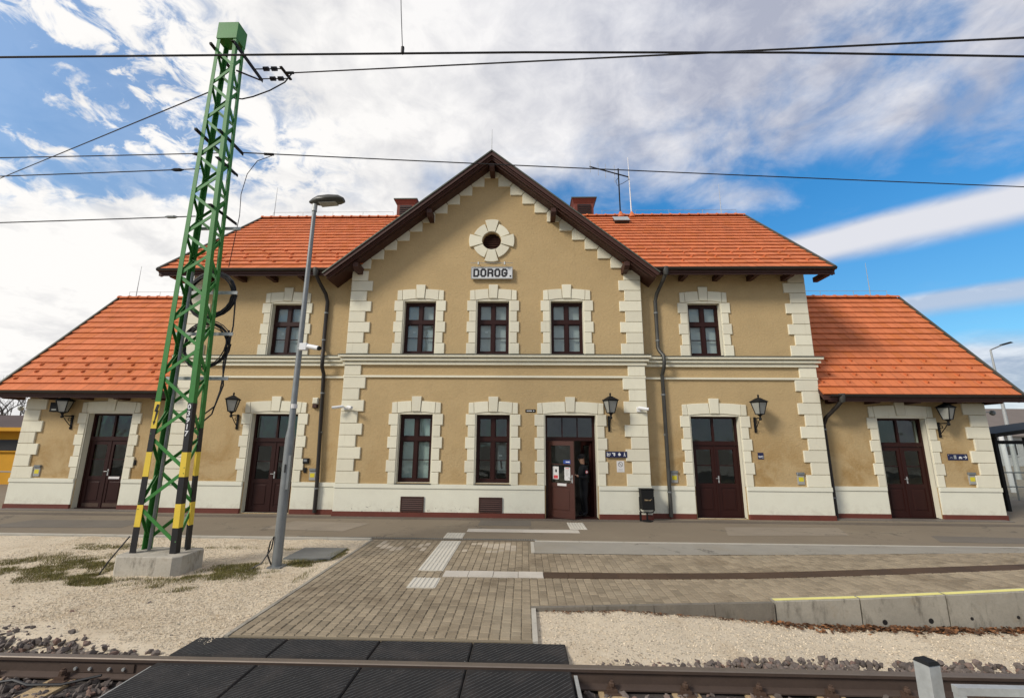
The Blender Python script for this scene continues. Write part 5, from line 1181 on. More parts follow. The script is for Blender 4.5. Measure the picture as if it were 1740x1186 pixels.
# no smoking sheet
t = plate('no_smoking_notice', 'white no-smoking notice under the blue pictogram sign', 'notice', 2.735, 2.955, 1.31, 1.63, D, 'paper', .006)
p = MB(); ring = 20; yy = D-.0075; c = (2.845, 1.53)
p.add([(c[0]+r*math.cos(2*math.pi*i/ring), yy, c[1]+r*math.sin(2*math.pi*i/ring)) for r in (.058, .07) for i in range(ring)], [(i, (i+1) % ring, ring+(i+1) % ring, ring+i) for i in range(ring)])
p.bar((c[0]-.045, yy, c[1]+.045), (c[0]+.045, yy, c[1]-.045), .002, .010); part('prohibition_ring', p, M['black'], t)
p = MB(); rect(p, c[0]-.04, c[0]+.03, c[1]-.008, c[1]+.008, yy+.0006)
for i in range(3): rect(p, 2.78, 2.91-.02*(i % 2), 1.40-.025*i, 1.408-.025*i, yy)
part('print', p, M['cab'], t)
# WC sign
t = plate('wc_sign', 'small dark blue WC sign right of the double door', 'sign', 6.985, 7.155, 1.705, 1.895, S, 'navy'); 
o = ob('lettering', text_mesh('WC', .085, M['white'], .002, .002), t, (7.07, S-.0138, 1.77))
# arrow sign
t = plate('direction_sign', 'dark blue direction sign with white arrow on the right wing', 'sign', 12.87, 13.46, 1.71, 1.895, WY, 'navy'); Yp = WY-.0135
p = MB(); rect(p, 13.33, 13.40, 1.792, 1.812); p.add([(13.375, Yp, 1.85), (13.392, Yp, 1.858), (13.44, Yp, 1.802), (13.392, Yp, 1.746), (13.375, Yp, 1.754), (13.41, Yp, 1.802)], [(0, 1, 2, 5), (5, 2, 3, 4)]); part('arrow', p, M['white'], t)
p = MB(); rect(p, 13.19, 13.29, 1.765, 1.80); rect(p, 13.21, 13.26, 1.8005, 1.82); disc(p, 13.21, 1.76, .012); disc(p, 13.27, 1.76, .012); part('pictogram', p, M['white'], t)
p = MB(); rect(p, 13.045, 13.12, 1.75, 1.86); part('pictogram', p, M['galv'], t)
p = MB(); p.add([(12.92, Yp, 1.76), (12.95, Yp, 1.80), (12.99, Yp, 1.80), (13.01, Yp, 1.76), (12.97, Yp, 1.785)], [(0, 1, 2, 3, 4)]); disc(p, 12.90, 1.86, .012); part('pictogram', p, M['galv'], t)

# litter bin
t = thing('litter_bin', 'black steel litter bin on a stand against the plinth', 'bin', (3.48, 13.25, 0))
b = MB(); b.block([(3.33, .32), (3.65, .32), (3.67, .86), (3.31, .86)], 13.1, .0, .012, .26); part('bucket', b, M['black'], t)
part('lid_rim', MB().box(3.30, 3.68, 13.09, 13.37, .861, .885), M['black'], t)
b = MB(); b.tube([(3.285, 13.22, .66), (3.285, 13.22, .30), (3.31, 13.22, .25), (3.36, 13.22, .235), (3.60, 13.22, .235), (3.65, 13.22, .25), (3.69, 13.22, .30), (3.69, 13.22, .66)], .016, 8); b.tube([(3.48, 13.22, .235), (3.48, 13.22, .01)], .025, 8); part('stand', b, M['black'], t, smooth=True)
b = MB(); b.lathe([(.16, 0.002), (.16, .02), (.05, .035)], 3.48, 13.22, 12); part('foot', b, M['black'], t)
p = MB()
for x, w, h in ((3.40, .012, .04), (3.425, .02, .035), (3.455, .015, .03), (3.48, .012, .03), (3.51, .02, .025), (3.545, .02, .03)): p.box(x, x+w, 13.083, 13.086, .57, .57+h)
p.box(3.57, 3.60, 13.083, 13.086, .60, .61); part('worn_lettering', p, M['sleeper'], t)
one('ground_pipe', MB().box(3.27, 3.32, 13.2, 13.25, .0, .25), M['black'], 'short black stub standing beside the litter bin', 'post')

# lights and telephone inside
for i, (x0, x1, yy) in enumerate(((.9, 1.75, 16.2), (.75, 1.5, 15.0))): 
    t = thing('tube_lamp', ['lit fluorescent tube on the hall ceiling, the farther one', 'lit fluorescent tube on the hall ceiling, the nearer one'][i], 'lamp', (x0, yy, 3.5), 'hall ceiling lamps'); part('housing', MB().box(x0, x1, yy-.06, yy+.06, 3.46, 3.6), M['white'], t); part('tube', MB().tube([(x0+.02, yy, 3.44), (x1-.02, yy, 3.44)], .02, 8), M['tubelight'], t)
t = thing('pay_telephone', 'grey pay telephone behind the ground floor window glass', 'telephone', (-.66, 13.95, 1.3)); part('panel', MB().box(-.80, -.52, 13.93, 13.96, 1.22, 2.05), M['galvdark'], t); part('body', MB().block([(-.77, 1.3), (-.55, 1.3), (-.55, 1.62), (-.77, 1.62)], 13.93, .05, .01), M['galv'], t)
part('handset', MB().tube([(-.70, 13.87, 1.58), (-.68, 13.85, 1.5), (-.68, 13.85, 1.42), (-.66, 13.87, 1.36)], .025, 8), M['black'], t, smooth=True); part('card_slot', MB().box(-.76, -.66, 13.9, 13.928, 1.72, 1.76), M['paper'], t)

# ------------------------------------------------------------------ person in the doorway
def person():
    J = {}; V = []; E = []; Rr = []
    def j(name, p, r, par=None):
        J[name] = len(V); V.append(p); Rr.append(r)
        if par: E.append((J[par], J[name]))
    # standing, turned to the left (-x), forearms raised in front
    j('pelvis', (0, 0, .93), .135); j('waist', (0, 0, 1.08), .13, 'pelvis'); j('chest', (-.01, 0, 1.27), .155, 'waist'); j('neckb', (-.01, 0, 1.43), .075, 'chest'); j('neck', (-.03, 0, 1.50), .055, 'neckb'); j('head', (-.06, 0, 1.60), .095, 'neck'); j('crown', (-.05, 0, 1.70), .075, 'head')
    for s, n in ((-1, 'l'), (1, 'r')):
        j(n+'sh', (0, s*.17, 1.38), .07, 'chest'); j(n+'el', (-.03, s*.23, 1.10), .052, n+'sh'); j(n+'wr', (-.24, s*.15, 1.14), .036, n+'el'); j(n+'ha', (-.31, s*.12, 1.17), .034, n+'wr')
        j(n+'hip', (0, s*.09, .86), .1, 'pelvis'); j(n+'kn', (-.02, s*.1, .48), .066, n+'hip'); j(n+'an', (.02, s*.1, .1), .05, n+'kn'); j(n+'to', (-.14, s*.12, .05), .045, n+'an')
    me = bpy.data.meshes.new('body'); me.from_pydata(V, E, []); o = bpy.data.objects.new('body', me); C.objects.link(o)
    md_ = o.modifiers.new('skin', 'SKIN'); ss = o.modifiers.new('sub', 'SUBSURF'); ss.levels = ss.render_levels = 2
    for i, r in enumerate(Rr): me.skin_vertices[0].data[i].radius = (r, r)
    me.skin_vertices[0].data[0].use_root = True
    me2 = bpy.data.meshes.new_from_object(o.evaluated_get(bpy.context.evaluated_depsgraph_get())); bpy.data.objects.remove(o)
    me2.materials.clear(); me2.materials.append(M['cloth']); me2.materials.append(M['skin'])
    for p_ in me2.polygons:
        c = p_.center; p_.use_smooth = True; p_.material_index = 1 if c.z > 1.49 or (c.x < -.26 and c.z > 1.05) else 0
    return me2
pe = thing('person', 'person in dark jacket and cap standing in the open entrance, turned left', 'person', (1.80, 13.80, .03), rz=rad(20))
ob('body', person(), pe, local=True)
hb = MB(); hb.lathe([(.112, 1.655), (.115, 1.69), (.1, 1.74), (.06, 1.775), (.01, 1.785)], -.05, 0, 14); part('cap', hb, M['hair'], pe, local=True, smooth=True)
part('cap_peak', MB().add([(-.13, -.07, 1.66), (-.13, .07, 1.66), (-.215, .04, 1.645), (-.215, -.04, 1.645), (-.13, -.07, 1.672), (-.13, .07, 1.672)], [(0, 1, 2, 3), (4, 5, 2, 3)]), M['hair'], pe, local=True)
nz = MB(); nz.add([(-.150, -.012, 1.605), (-.150, .012, 1.605), (-.150, 0, 1.64), (-.178, 0, 1.6)], [(0, 1, 3), (1, 2, 3), (2, 0, 3)]); part('nose', nz, M['skin'], pe, local=True)
ey = MB()
for s in (-1, 1): ey.lathe([(.001, 1.632), (.012, 1.64), (.001, 1.648)], -.142, s*.035, 6)
part('eyes', ey, M['black'], pe, local=True)
fg = MB()
for s in (-1, 1):
    for k in range(4): fg.tube([(-.31, s*.12+(k-1.5)*.018, 1.175), (-.36, s*.12+(k-1.5)*.018, 1.18-.004*k), (-.385, s*.12+(k-1.5)*.017, 1.155)], .0085, 6)
    fg.tube([(-.29, s*.09, 1.18), (-.33, s*.075, 1.20), (-.355, s*.08, 1.20)], .0095, 6)
part('fingers', fg, M['skin'], pe, local=True, smooth=True)
part('sleeve_badge', MB().tube([(-.03, -.258, 1.27), (-.03, -.252, 1.27)], .045, 10), M['redp'], pe, local=True); part('badge_centre', MB().tube([(-.03, -.262, 1.27), (-.03, -.2575, 1.27)], .03, 10), M['paper'], pe, local=True)

# ================================================================== lattice mast
MT = thing('lattice_mast', 'green steel lattice mast with black and yellow striped feet on a concrete block', 'mast', (-6.28, 8.06, 0))
fpx = [(-6.69, 7.64), (-5.76, 7.64), (-5.66, 7.73), (-5.66, 8.24), (-5.74, 8.32), (-6.76, 8.32), (-6.84, 8.24), (-6.78, 7.72)]
blk = MB(); blk.add([(x, y, z) for z in (-.3, .265) for x, y in fpx]+[(x*.985-6.28*.015, y*.985+8.1*.015, .28) for x, y in fpx], [tuple(range(16, 24))]+[(k+i, k+(i+1) % 8, k+8+(i+1) % 8, k+8+i) for k in (0, 8) for i in range(8)]); part('footing', blk, M['footc'], MT)
ZB, ZT = .28, 10.78
def corner(sx, sy, z):
    t = (z-ZB)/(11.13-ZB); cx = -6.28-.21*t; w = .40+(.205-.40)*t; dp = .175+(.14-.175)*t
    return Vector((cx+sx*w, 8.03+sy*dp, z))
fl_w, th = .108, .013
bands = {(-1, -1): [(ZB, .70, 1), (.70, 1.06, 2), (1.06, 1.53, 1), (1.53, 1.95, 2), (1.95, 2.36, 1), (2.36, 2.84, 2), (2.84, ZT, 0)], (1, -1): [(ZB, .69, 1), (.69, 1.08, 2), (1.08, 1.53, 1), (1.53, 1.95, 2), (1.95, 2.82, 1), (2.82, ZT, 0)], (1, 1): [(ZB, .69, 1), (.69, 1.08, 2), (1.08, 1.53, 1), (1.53, 1.95, 2), (1.95, 2.38, 1), (2.38, ZT, 0)], (-1, 1): [(ZB, ZT, 0)]}
for (sx, sy), bd in bands.items():
    mb = MB()
    for z0, z1, m in bd:
        mb.cur = m; kk = lambda f: [(0, 0), (-sx*f, 0), (-sx*f, -sy*th), (-sx*th, -sy*th), (-sx*th, -sy*f), (0, -sy*f)]
        a, b = corner(sx, sy, z0), corner(sx, sy, z1)
        mb.add([(a.x+q[0], a.y+q[1], z0) for q in kk(fl_w-.0035*z0)]+[(b.x+q[0], b.y+q[1], z1) for q in kk(fl_w-.0035*z1)], [(i, (i+1) % 6, 6+(i+1) % 6, 6+i) for i in range(6)])
    part('leg', mb, [M['green'], M['blackp'], M['yellow']], MT)
zs = [.42]
while zs[-1] < 10.4: zs.append(zs[-1]+max(.43, .64-.02*(len(zs))))
for face, (a, b) in enumerate((((-1, -1), (1, -1)), ((1, -1), (1, 1)), ((1, 1), (-1, 1)), ((-1, 1), (-1, -1)))):
    for i, (z0, z1) in enumerate(zip(zs, zs[1:])):
        z1 = min(z1, 10.6); p, q = (a, b) if (i+face) % 2 else (b, a)
        A, B = corner(*p, z0), corner(*q, z1); dd = (B-A).normalized()*.035; A, B = A+dd, B-dd; n = Vector(((0, -1, 0), (1, 0, 0), (0, 1, 0), (-1, 0, 0))[face])
        mb = MB(); mb.bar(A-n*.024, B-n*.024, .012, .058, (B-A).cross(n)); mb.bar(A-n*.045, B-n*.045, .03, .008, (B-A).cross(n)); part('lacing_bar', mb, M['green'], MT)
t = corner(-1, -1, 10.7); t2 = corner(1, 1, 11.13)
mb = MB(); mb.box(t.x-.015, t2.x+.02, t.y-.015, t2.y+.015, 10.72, 11.13); part('cap', mb, M['green'], MT)
mb = MB(); a = corner(-1, 1, 5.0); mb.tube([(corner(-1, 1, z)+Vector((.15, -.12, 0))) for z in (ZB, 3.0, 5.4)], .026, 8); part('inner_conduit', mb, M['galvdark'], MT, smooth=True)
for (yy0, yy1, z, x, w) in ((7.88, 8.88, 10.55, -6.27, .09), (7.85, 8.56, 8.36, -6.25, .08), (7.86, 8.42, 7.74, -6.2, .06), (7.86, 8.6, 6.7, -6.2, .06)):
    m = MB(); m.bar((x+.02, yy0-.06, z), (x+.02, yy1, z), .012, w); m.bar((x-.02, yy0-.06, z+w/2-.006), (x-.02, yy1, z+w/2-.006), .07, .012); part('cross_arm', m, M['black'], MT)
for z in (10.5, 8.4): 
    c = corner(-1, -1, z); m = MB(); m.bar((c.x-.05, c.y-.1, z), (c.x-.05, c.y+.7, z), .05, .05); part('stub_arm', m, M['black'], MT)
part('stay', MB().tube([(-6.2, 7.95, 9.95), (-6.25, 8.8, 10.5)], .018, 6), M['black'], MT)
for z in (5.05, 4.2, 3.32): part('cable_bracket', MB().box(-6.98+.02*z, -5.72+(z-4.2)*-.03, 8.29, 8.31, z-.03, z+.035), M['galv'], MT)
part('cable_bracket', MB().box(-6.72, -5.82, 8.22, 8.24, 6.38, 6.44), M['galv'], MT)
def coil(cx, cz, R, n, seed):
    rn = random.Random(seed); mb = MB()
    for i in range(n):
        r = R*(1+rn.gauss(0, .04)); ox, oz = rn.gauss(0, .012), rn.gauss(0, .02); ph = rn.uniform(0, 6); yy = 8.36+rn.uniform(0, .07)
        mb.tube([(cx+ox+r*1.02*math.cos(a/20*2*math.pi), yy+.02*math.sin(a*.5+ph), cz+oz+r*math.sin(a/20*2*math.pi)*(1-.03*math.sin(3*a/20*6.28+ph))) for a in range(21)], .011, 5, False)
    return mb
c1 = one('cable_coil', coil(-6.34, 5.03, .46, 14, 1), M['cable'], 'upper black cable coil hung inside the green mast', 'cable', 'cable coils on the mast', True)
c2 = one('cable_coil', coil(-6.30, 4.02, .44, 9, 2), M['cable'], 'lower black cable coil hung inside the green mast', 'cable', 'cable coils on the mast', True)
for i, q in enumerate(([(-5.84, 8.4, 5.0), (-5.82, 8.42, 4.4), (-5.86, 8.4, 3.7), (-5.9, 8.42, 3.1), (-6.0, 8.42, 2.65), (-6.3, 8.4, 2.35)], [(-5.86, 8.38, 4.3), (-5.9, 8.4, 3.6), (-5.84, 8.4, 3.2), (-5.95, 8.4, 2.8), (-6.25, 8.4, 2.55)])):
    one('hanging_cable', MB().tube(q, .014, 6), M['cable'], ['longer black cable hanging from the coils down the mast', 'shorter black cable hanging from the coils down the mast'][i], 'cable', smooth=True)
# number and warning sign on the legs
for i, ch in enumerate('03917'):
    z = 2.745-.118*i; c = corner(1, -1, z); ob('digit', text_mesh(ch, .13, M['white'], .003, .003), MT, (c.x-.058, c.y-.004, z))
c = corner(-1, -1, 2.6)
bolt = [(.0, .19), (.05, .19), (.035, .06), (.075, .06), (.02, -.12), (.04, -.12), (.0, -.2), (-.03, -.12), (-.005, -.12), (.015, .0), (-.03, .0)]
bl = MB(); X0 = c.x+.055; ys = c.y-.006
bl.add([(X0-.005, ys, 2.79), (X0+.04, ys, 2.79), (X0+.02, ys, 2.66), (X0-.035, ys, 2.66)], [(0, 1, 2, 3)]); bl.add([(X0-.0, ys, 2.68), (X0+.045, ys, 2.68), (X0+.0, ys, 2.48), (X0-.012, ys, 2.48)], [(0, 1, 2, 3)]); bl.add([(X0-.03, ys, 2.49), (X0+.018, ys, 2.49), (X0-.012, ys, 2.42)], [(0, 1, 2)])
part('lightning_symbol', bl, M['blackp'], MT)

# insulators and wires
ins = thing('insulator_set', 'pair of dark strain insulator strings at the top arm of the mast', 'insulator', (-5.8, 8.6, 10.5))
for yy in (8.48, 8.76):
    m = MB(); m.tube([(-6.2, yy, 10.5), (-5.56, yy, 10.5)], .012, 6)
    for k in range(4): 
        for off in (0, .19): 
            x = -5.98+off+k*.034; m.tube([(x-.006, yy, 10.5), (x+.006, yy, 10.5)], .05, 10)
    part('insulator_string', m, M['wire'], ins)
part('yoke', MB().bar((-5.56, 8.42, 10.5), (-5.52, 8.8, 10.5), .06, .03), M['black'], ins); part('clamp', MB().tube([(-5.54, 8.6, 10.5), (-5.35, 8.6, 10.5)], .03, 8), M['black'], ins)
def sag(a, b, s, n=24):
    a, b = Vector(a), Vector(b); return [a+(b-a)*t/n-Vector((0, 0, s*4*(t/n)*(1-t/n))) for t in range(n+1)]
def wire(pts, r, label, m='wire'): return one('overhead_wire', MB().tube(pts, r, 6), M[m], label, 'wire', smooth=True)
wire([(-40, 4.3, 6.72), (-12, 4.3, 6.66), (-6.26, 4.3, 6.63), (-3, 4.3, 6.605), (0, 4.3, 6.58), (3, 4.3, 6.52), (5.55, 4.3, 6.42), (12, 4.3, 6.2), (40, 4.3, 6.0)], .012, 'long dark contact wire crossing the whole top of the picture')
wire([(-5.35, 8.6, 10.5), (2.98, 6.0, 8.25), (6.82, 4.8, 7.21)], .014, 'dark wire running right from the strain insulators of the mast')
drp = thing('dropper', 'thin dropper wire hanging from above onto the contact wire', 'wire', (-1.42, 4.3, 6.6)); part('strand', MB().tube([(-1.42, 4.3, 6.62), (-1.47, 4.3, 7.2), (-1.6, 4.3, 9.0)], .005, 5), M['wire'], drp); part('clip', MB().tube([(-1.42, 4.3, 6.59), (-1.42, 4.3, 6.68)], .02, 6), M['wire'], drp)
wire(sag((-6.24, 8.5, 8.36), (12.34, 10.2, 8.42), .02)+[Vector((24, 11.2, 8.6))], .012, 'dark wire from the mast past the gable to the right')
part('tension_clamp', MB().tube([(-5.75, 8.55, 8.355), (-5.55, 8.57, 8.355)], .028, 6), M['wire'], bpy.data.objects['overhead_wire.002'])
wire(sag((-6.7, 8.45, 8.32), (-40, 7.2, 8.0), .3), .011, 'highest of the wires leaving the mast level to the left')
wire(sag((-6.7, 8.1, 7.70), (-40, 8.1, 7.2), .15), .011, 'middle wire leaving the mast to the left, with a dark joint'); wire(sag((-6.7, 8.1, 6.62), (-40, 8.1, 6.2), .15), .011, 'lowest wire leaving the mast to the left, with a pale joint')
wire(sag((-6.85, 8.1, 9.56), (-19.1, 14.0, 11.38), .0)+[Vector((-40, 24.1, 14.5))], .014, 'slanting wire from upper mast to the lower left sky')
for nm, x, y, z, m in (('wire_joint', -7.25, 8.1, 7.68, 'black'), ('wire_joint', -7.2, 8.1, 6.61, 'galvdark'), ('wire_joint', -7.15, 8.44, 8.29, 'black')):
    one(nm, MB().lathe([(.012, -.13), (.035, -.06), (.035, .06), (.012, .13)], 0, 0, 8), M[m], {7.68: 'dark spindle joint on the middle left wire by the mast', 6.61: 'pale spindle joint on the lowest left wire by the mast', 8.29: 'dark clamp on the highest left wire by the mast'}[z], 'joint')
    o = bpy.data.objects[C.objects[-1].name]; o.location = (x, y, z); o.rotation_euler = (0, math.pi/2, 0)
wire([(-5.4, 8.6, 10.47), (-5.5, 8.55, 10.2), (-5.75, 8.45, 9.9), (-6.05, 8.35, 9.65), (-6.25, 8.3, 9.55), (-6.4, 8.25, 9.53)], .016, 'slack jumper loop under the strain insulators')
wire([(-5.55, 8.57, 8.34), (-5.85, 8.5, 8.15), (-6.0, 8.45, 7.8), (-6.05, 8.42, 7.3), (-6.0, 8.4, 6.8), (-5.95, 8.3, 6.4), (-6.0, 8.3, 5.6)], .007, 'thin cable arching down from the wire to the mast')
one('earth_lead', MB().tube([(-6.72, 7.86, .55), (-6.9, 7.75, .2), (-7.0, 7.7, -.02)], .012, 6), M['cable'], 'thin black lead running from mast foot into the ground', 'cable', smooth=True)

# ================================================================== lamp post
LP = thing('lamp_post', 'galvanised lamp post marked 1 standing left of the bay', 'lamp post', (-4.35, 8.3, 0))
part('pole', MB().lathe([(.082, -.03), (.082, 2.18), (.078, 2.25), (.056, 2.42), (.05, 4.5), (.038, 6.9)], -4.36, 8.3, 14), M['galvdark'], LP, smooth=True)
part('foot_plate', MB().box(-4.47, -4.23, 8.18, 8.42, -.03, .006), M['galvdark'], LP); part('service_door', MB().box(-4.31, -4.264, 8.22, 8.26, 1.3, 1.9), M['galvdark'], LP)
part('band', MB().lathe([(.06, 2.76), (.06, 2.84)], -4.35, 8.3, 12), M['paper'], LP); part('collar', MB().lathe([(.05, 6.82), (.05, 6.98)], -4.36, 8.3, 12), M['galv'], LP)
def head():
    secs = [(-.12, .03, .02, .02), (-.05, .07, .075, .05), (.08, .13, .12, .07), (.3, .15, .125, .075), (.5, .13, .1, .07), (.6, .08, .04, .05)]
    V = []; F = []; n = 12
    for x, w, h, b in secs:
        for k in range(n):
            a = 2*math.pi*k/n; s, c = math.sin(a), math.cos(a); V.append((x, w*c, (h if s > 0 else b)*s))
    for i in range(len(secs)-1): F += [(i*n+k, i*n+(k+1) % n, (i+1)*n+(k+1) % n, (i+1)*n+k) for k in range(n)]
    F += [tuple(range(n-1, -1, -1)), tuple(range((len(secs)-1)*n, len(secs)*n))]
    mb = MB(); mb.add(V, F); return mb
m4 = Matrix.Translation((-4.36, 8.3, 7.04)) @ Matrix.Rotation(rad(-4), 4, 'Y')
hd = part('lamp_head', xf(head(), m4), M['lampgrey'], LP, smooth=True); part('lens', xf(MB().block([(.1, -.10), (.46, -.09), (.46, .09), (.1, .10)], 0, .01, .01), m4 @ Matrix.Translation((0, 0, -.07)) @ Matrix.Rotation(rad(90), 4, 'X')), M['lampglass'], hd)
ob('number', text_mesh('1', .2, M['blackp'], .003, .004), LP, (-4.35, 8.3-.0845, 1.66))
sc_ = thing('security_camera', 'white security camera strapped to the lamp post', 'camera', (-4.25, 8.25, 3.9), 'security cameras')
part('box', MB().block([(-4.31, 3.86), (-4.17, 3.86), (-4.17, 4.0), (-4.31, 4.0)], 8.25, .08, .01), M['white'], sc_); part('strap', MB().lathe([(.058, 3.90), (.058, 3.93)], -4.35, 8.3, 10), M['galv'], sc_)
d = Vector((1, -.3, -.22)).normalized(); c = Vector((-4.15, 8.2, 3.94)); part('camera_body', MB().tube([c, c+d*.26], .045, 12), M['white'], sc_, smooth=True); part('lens', MB().tube([c+d*.255, c+d*.29], .043, 12), M['black'], sc_); part('arm', MB().tube([(-4.2, 8.2, 3.92), (-4.13, 8.19, 3.93)], .02, 6), M['white'], sc_)
one('post_cable', MB().tube([(-4.44, 8.27, .02), (-4.5, 8.22, .2), (-4.46, 8.2, .42), (-4.42, 8.22, .5), (-4.45, 8.24, .3), (-4.55, 8.15, .08), (-4.72, 8.05, -.02)], .012, 6), M['cable'], 'black cable loop at the foot of the lamp post', 'cable', smooth=True)
t = thing('inspection_cover', 'square concrete inspection cover beside the lamp post', 'cover', (-4.0, 9.2, 0)); part('frame', MB().box(-4.5, -3.62, 8.78, 9.62, -.1, .012), M['galvdark'], t); part('lid', MB().block([(-4.45, -9.57), (-3.67, -9.57), (-3.67, -8.83), (-4.45, -8.83)], 0, 0, .01), M['concl'], t)
o = C.objects[-1]; o.rotation_euler = (rad(-90), 0, 0); o.matrix_parent_inverse = W[t].inverted() @ Matrix.Translation((0, 0, .022))

# ================================================================== things behind and beside
# shelter right
SH = thing('glass_shelter', 'black framed glass waiting shelter beyond the right wing', 'shelter', (17.6, 16.4, 0))
for x, yy in ((16.25, 16), (19.0, 16), (16.25, 17.6), (19.0, 17.6)): part('post', MB().box(x-.05, x+.05, yy-.05, yy+.05, 0, 2.45), M['black'], SH)
part('roof', MB().add([(16.0, 15.7, 2.42), (19.4, 15.7, 2.9), (19.4, 17.9, 2.9), (16.0, 17.9, 2.42), (16.0, 15.7, 2.55), (19.4, 15.7, 3.03), (19.4, 17.9, 3.03), (16.0, 17.9, 2.55)], [(3, 2, 1, 0), (4, 5, 6, 7), (0, 1, 5, 4), (1, 2, 6, 5), (2, 3, 7, 6), (3, 0, 4, 7)]), M['black'], SH)
part('top_beam', MB().box(16.3, 18.95, 15.97, 16.03, 2.2, 2.32), M['black'], SH); part('top_beam', MB().box(16.3, 18.95, 17.57, 17.63, 2.2, 2.32), M['black'], SH); part('top_beam', MB().box(16.22, 16.28, 16.05, 17.55, 2.2, 2.32), M['black'], SH)
for x0, x1 in ((16.31, 17.6), (17.65, 18.94)): part('glass_panel', MB().box(x0, x1, 17.6, 17.61, .2, 2.2), M['glass_s'], SH)
part('glass_panel', MB().box(16.245, 16.255, 16.06, 17.54, .2, 2.2), M['glass_s'], SH)
SR = thing('forecourt_railing', 'grey handrail beyond the shelter at far right', 'railing', (19, 19, 0))
for i in range(8): part('baluster', MB().box(17.3+i*.62, 17.34+i*.62, 19.0, 19.04, 0, 1.05), M['galvdark'], SR)
part('handrail', MB().box(17.2, 22, 18.99, 19.05, 1.05, 1.1), M['galvdark'], SR); part('handrail', MB().box(17.2, 22, 19.0, 19.04, .5, .54), M['galvdark'], SR)
HB = thing('grey_roofed_house', 'single storey white house with grey-brown roof at far right', 'house', (54, 52, 0))
part('wall', MB().box(44, 66, 48, 58, -.4, 3.2), M['housew'], HB)
part('roof', MB().add([(43.2, 47.4, 3.0), (66.8, 47.4, 3.0), (66.8, 58.6, 3.0), (43.2, 58.6, 3.0), (47, 53, 6.2), (63, 53, 6.2)], [(0, 1, 5, 4), (1, 2, 5), (2, 3, 4, 5), (3, 0, 4), (0, 3, 2, 1)]), M['houseroof'], HB)
for x in (46, 49.5, 53, 57, 61):
    w = part('window', MB().box(x, x+1.3, 47.9, 47.99, 1.0, 2.4), M['white'], HB); part('pane', MB().box(x+.1, x+1.2, 47.86, 47.899, 1.1, 2.3), M['blackp'], w)
SL = thing('street_lamp', 'tall grey street lamp with raked arm at far right', 'street lamp', (31.5, 30, 0))
part('pole', MB().tube([(31.5, 30, -.1), (31.45, 30, 8.4)], .14, 10, r1=.05), M['galv'], SL, smooth=True); part('arm', MB().tube([(31.45, 30, 8.4), (32.3, 30, 8.75)], .04, 8), M['galvdark'], SL); part('lamp_head', MB().add([(32.2, 29.85, 8.68), (32.2, 30.15, 8.68), (32.95, 30.12, 8.88), (32.95, 29.88, 8.88), (32.25, 29.9, 8.8), (32.25, 30.1, 8.8), (32.85, 30.05, 8.97), (32.85, 29.95, 8.97)], [(0, 1, 2, 3), (4, 5, 6, 7), (0, 3, 7, 4), (1, 5, 6, 2), (0, 4, 5, 1), (2, 6, 7, 3)]), M['black'], SL)
WP = thing('white_pole', 'short white pole standing behind the shelter at far right', 'pole', (22.6, 22, 0)); part('shaft', MB().tube([(22.75, 22, -.1), (22.68, 22, 2.6)], .1, 10, r1=.09), M['white'], WP, smooth=True); part('shaft_cap', MB().lathe([(.1, 2.6), (.1, 2.66), (.04, 2.7)], 22.68, 22, 10), M['white'], WP)
for i, (x, sg, z) in enumerate(((RR, 1, 3.15), (LL, -1, 3.12))):
    t = thing('dome_camera', ['small dome camera on an arm at the right wing corner', 'small globe lamp on an arm at the left wing corner'][i], ['camera', 'lamp'][i], (x, WY+.2, z))
    part('arm', MB().tube([(x+sg*.03, WY+.2, z), (x+sg*.42, WY+.2, z+.03)], .018, 6), M['galv'], t); part('globe', MB().lathe([(.02, z-.08), (.07, z-.04), (.08, z+.02), (.05, z+.07), (.01, z+.08)], x+sg*.47, WY+.2, 10), M['galvdark'] if i == 0 else M['lampglass'], t, smooth=True)
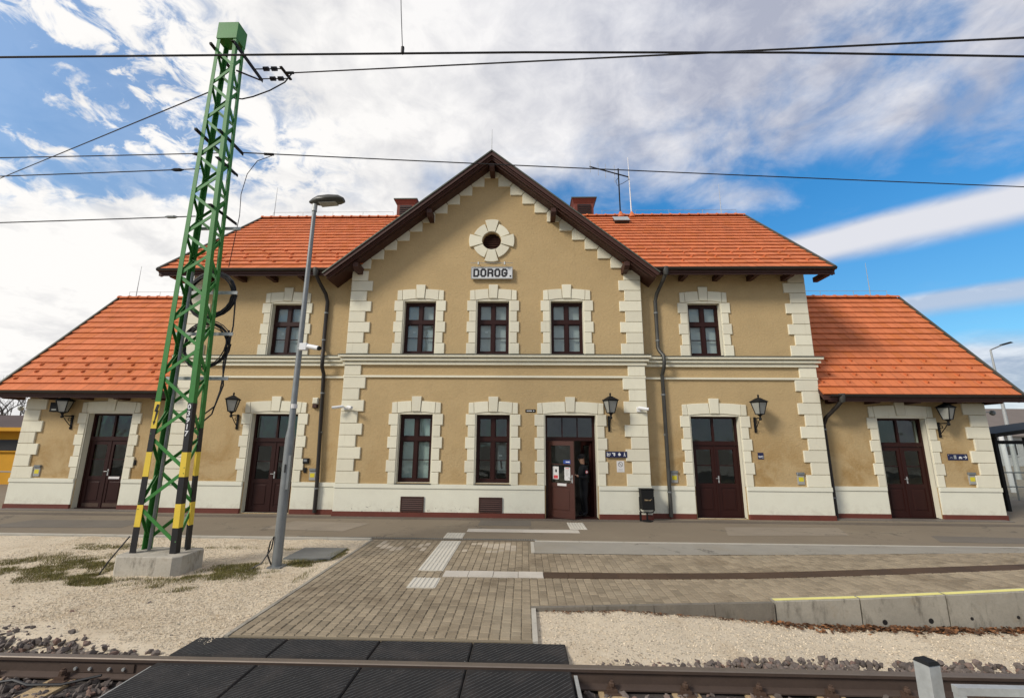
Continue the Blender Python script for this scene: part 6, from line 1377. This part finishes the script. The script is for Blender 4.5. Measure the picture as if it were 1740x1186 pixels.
# yellow shed left
YS = thing('yellow_shed', 'low ochre yellow building with brown roof at far left', 'building', (-30, 24, 0))
part('wall', MB().box(-40, -19.5, 21.0, 27, -.1, 2.45), M['shedy'], YS); part('canopy', MB().box(-40.3, -19.2, 20.4, 21.0, 2.45, 2.62), M['shedy'], YS)
part('roof', MB().add([(-40.4, 20.8, 2.62), (-19, 20.8, 2.62), (-19, 27.5, 2.62), (-40.4, 27.5, 2.62), (-39.6, 24, 3.35), (-19.8, 24, 3.35)], [(0, 1, 5, 4), (1, 2, 5), (2, 3, 4, 5), (3, 0, 4)]), M['shedroof'], YS)
for x in (-27.5, -25.2, -23.0): 
    w = part('window', MB().box(x, x+1.4, 20.96, 20.999, 1.55, 2.05), M['blackp'], YS); part('sill', MB().box(x-.05, x+1.45, 20.9, 20.99, 1.48, 1.53), M['shedy'], w)
part('band', MB().box(-40, -19.5, 20.985, 20.9995, .55, .6), M['cab'], YS)
# bare trees
def tree(name, x, y, h, seed, label):
    rn = random.Random(seed); t = thing(name, label, 'tree', (x, y, 0), 'bare trees'); tr = MB(); br = MB()
    def grow(p, d, L, r, lv):
        n = 3; pts = [p]
        for i in range(n):
            d = (d+Vector((rn.gauss(0, .12), rn.gauss(0, .12), rn.gauss(.03, .06)))).normalized(); p = p+d*L/n; pts.append(p)
        (tr if lv < 1 else br).tube(pts, r, 6 if lv < 2 else 4, True, r*.62)
        if lv >= 5: return
        for i in range(3 if lv < 4 else 4):
            a = rn.uniform(0, 6.28); sp = rn.uniform(.35, .8); q = Vector((math.cos(a), math.sin(a), 0)); k = pts[rn.choice((1, 2, 3))] if i else pts[-1]
            grow(k, (d+q*sp+Vector((0, 0, .15))).normalized(), L*rn.uniform(.6, .8), r*.55, lv+1)
    grow(Vector((x, y, -.4)), Vector((0, 0, 1)), h*.3, h*.022, 0)
    part('trunk', tr, M['bark'], t, smooth=True); part('crown', br, M['bark'], t)
tree('bare_tree', -40.5, 34, 9.0, 3, 'leafless tree behind the yellow shed at far left'); tree('bare_tree', -46.5, 40, 10.0, 5, 'leafless tree farther left behind the yellow shed')
# hills
xs = np.linspace(-700, 700, 160); V = []; F = []
for i, x in enumerate(xs):
    h = 14+7*math.sin(x*.011+1)+4*math.sin(x*.029)+2*math.sin(x*.083); V += [(x, 330, -1), (x, 420, h*1.2), (x, 640, -1)]
for i in range(159): F += [(3*i, 3*i+3, 3*i+4, 3*i+1), (3*i+1, 3*i+4, 3*i+5, 3*i+2)]
struct('hills', MB().add(V, F), M['hill'])
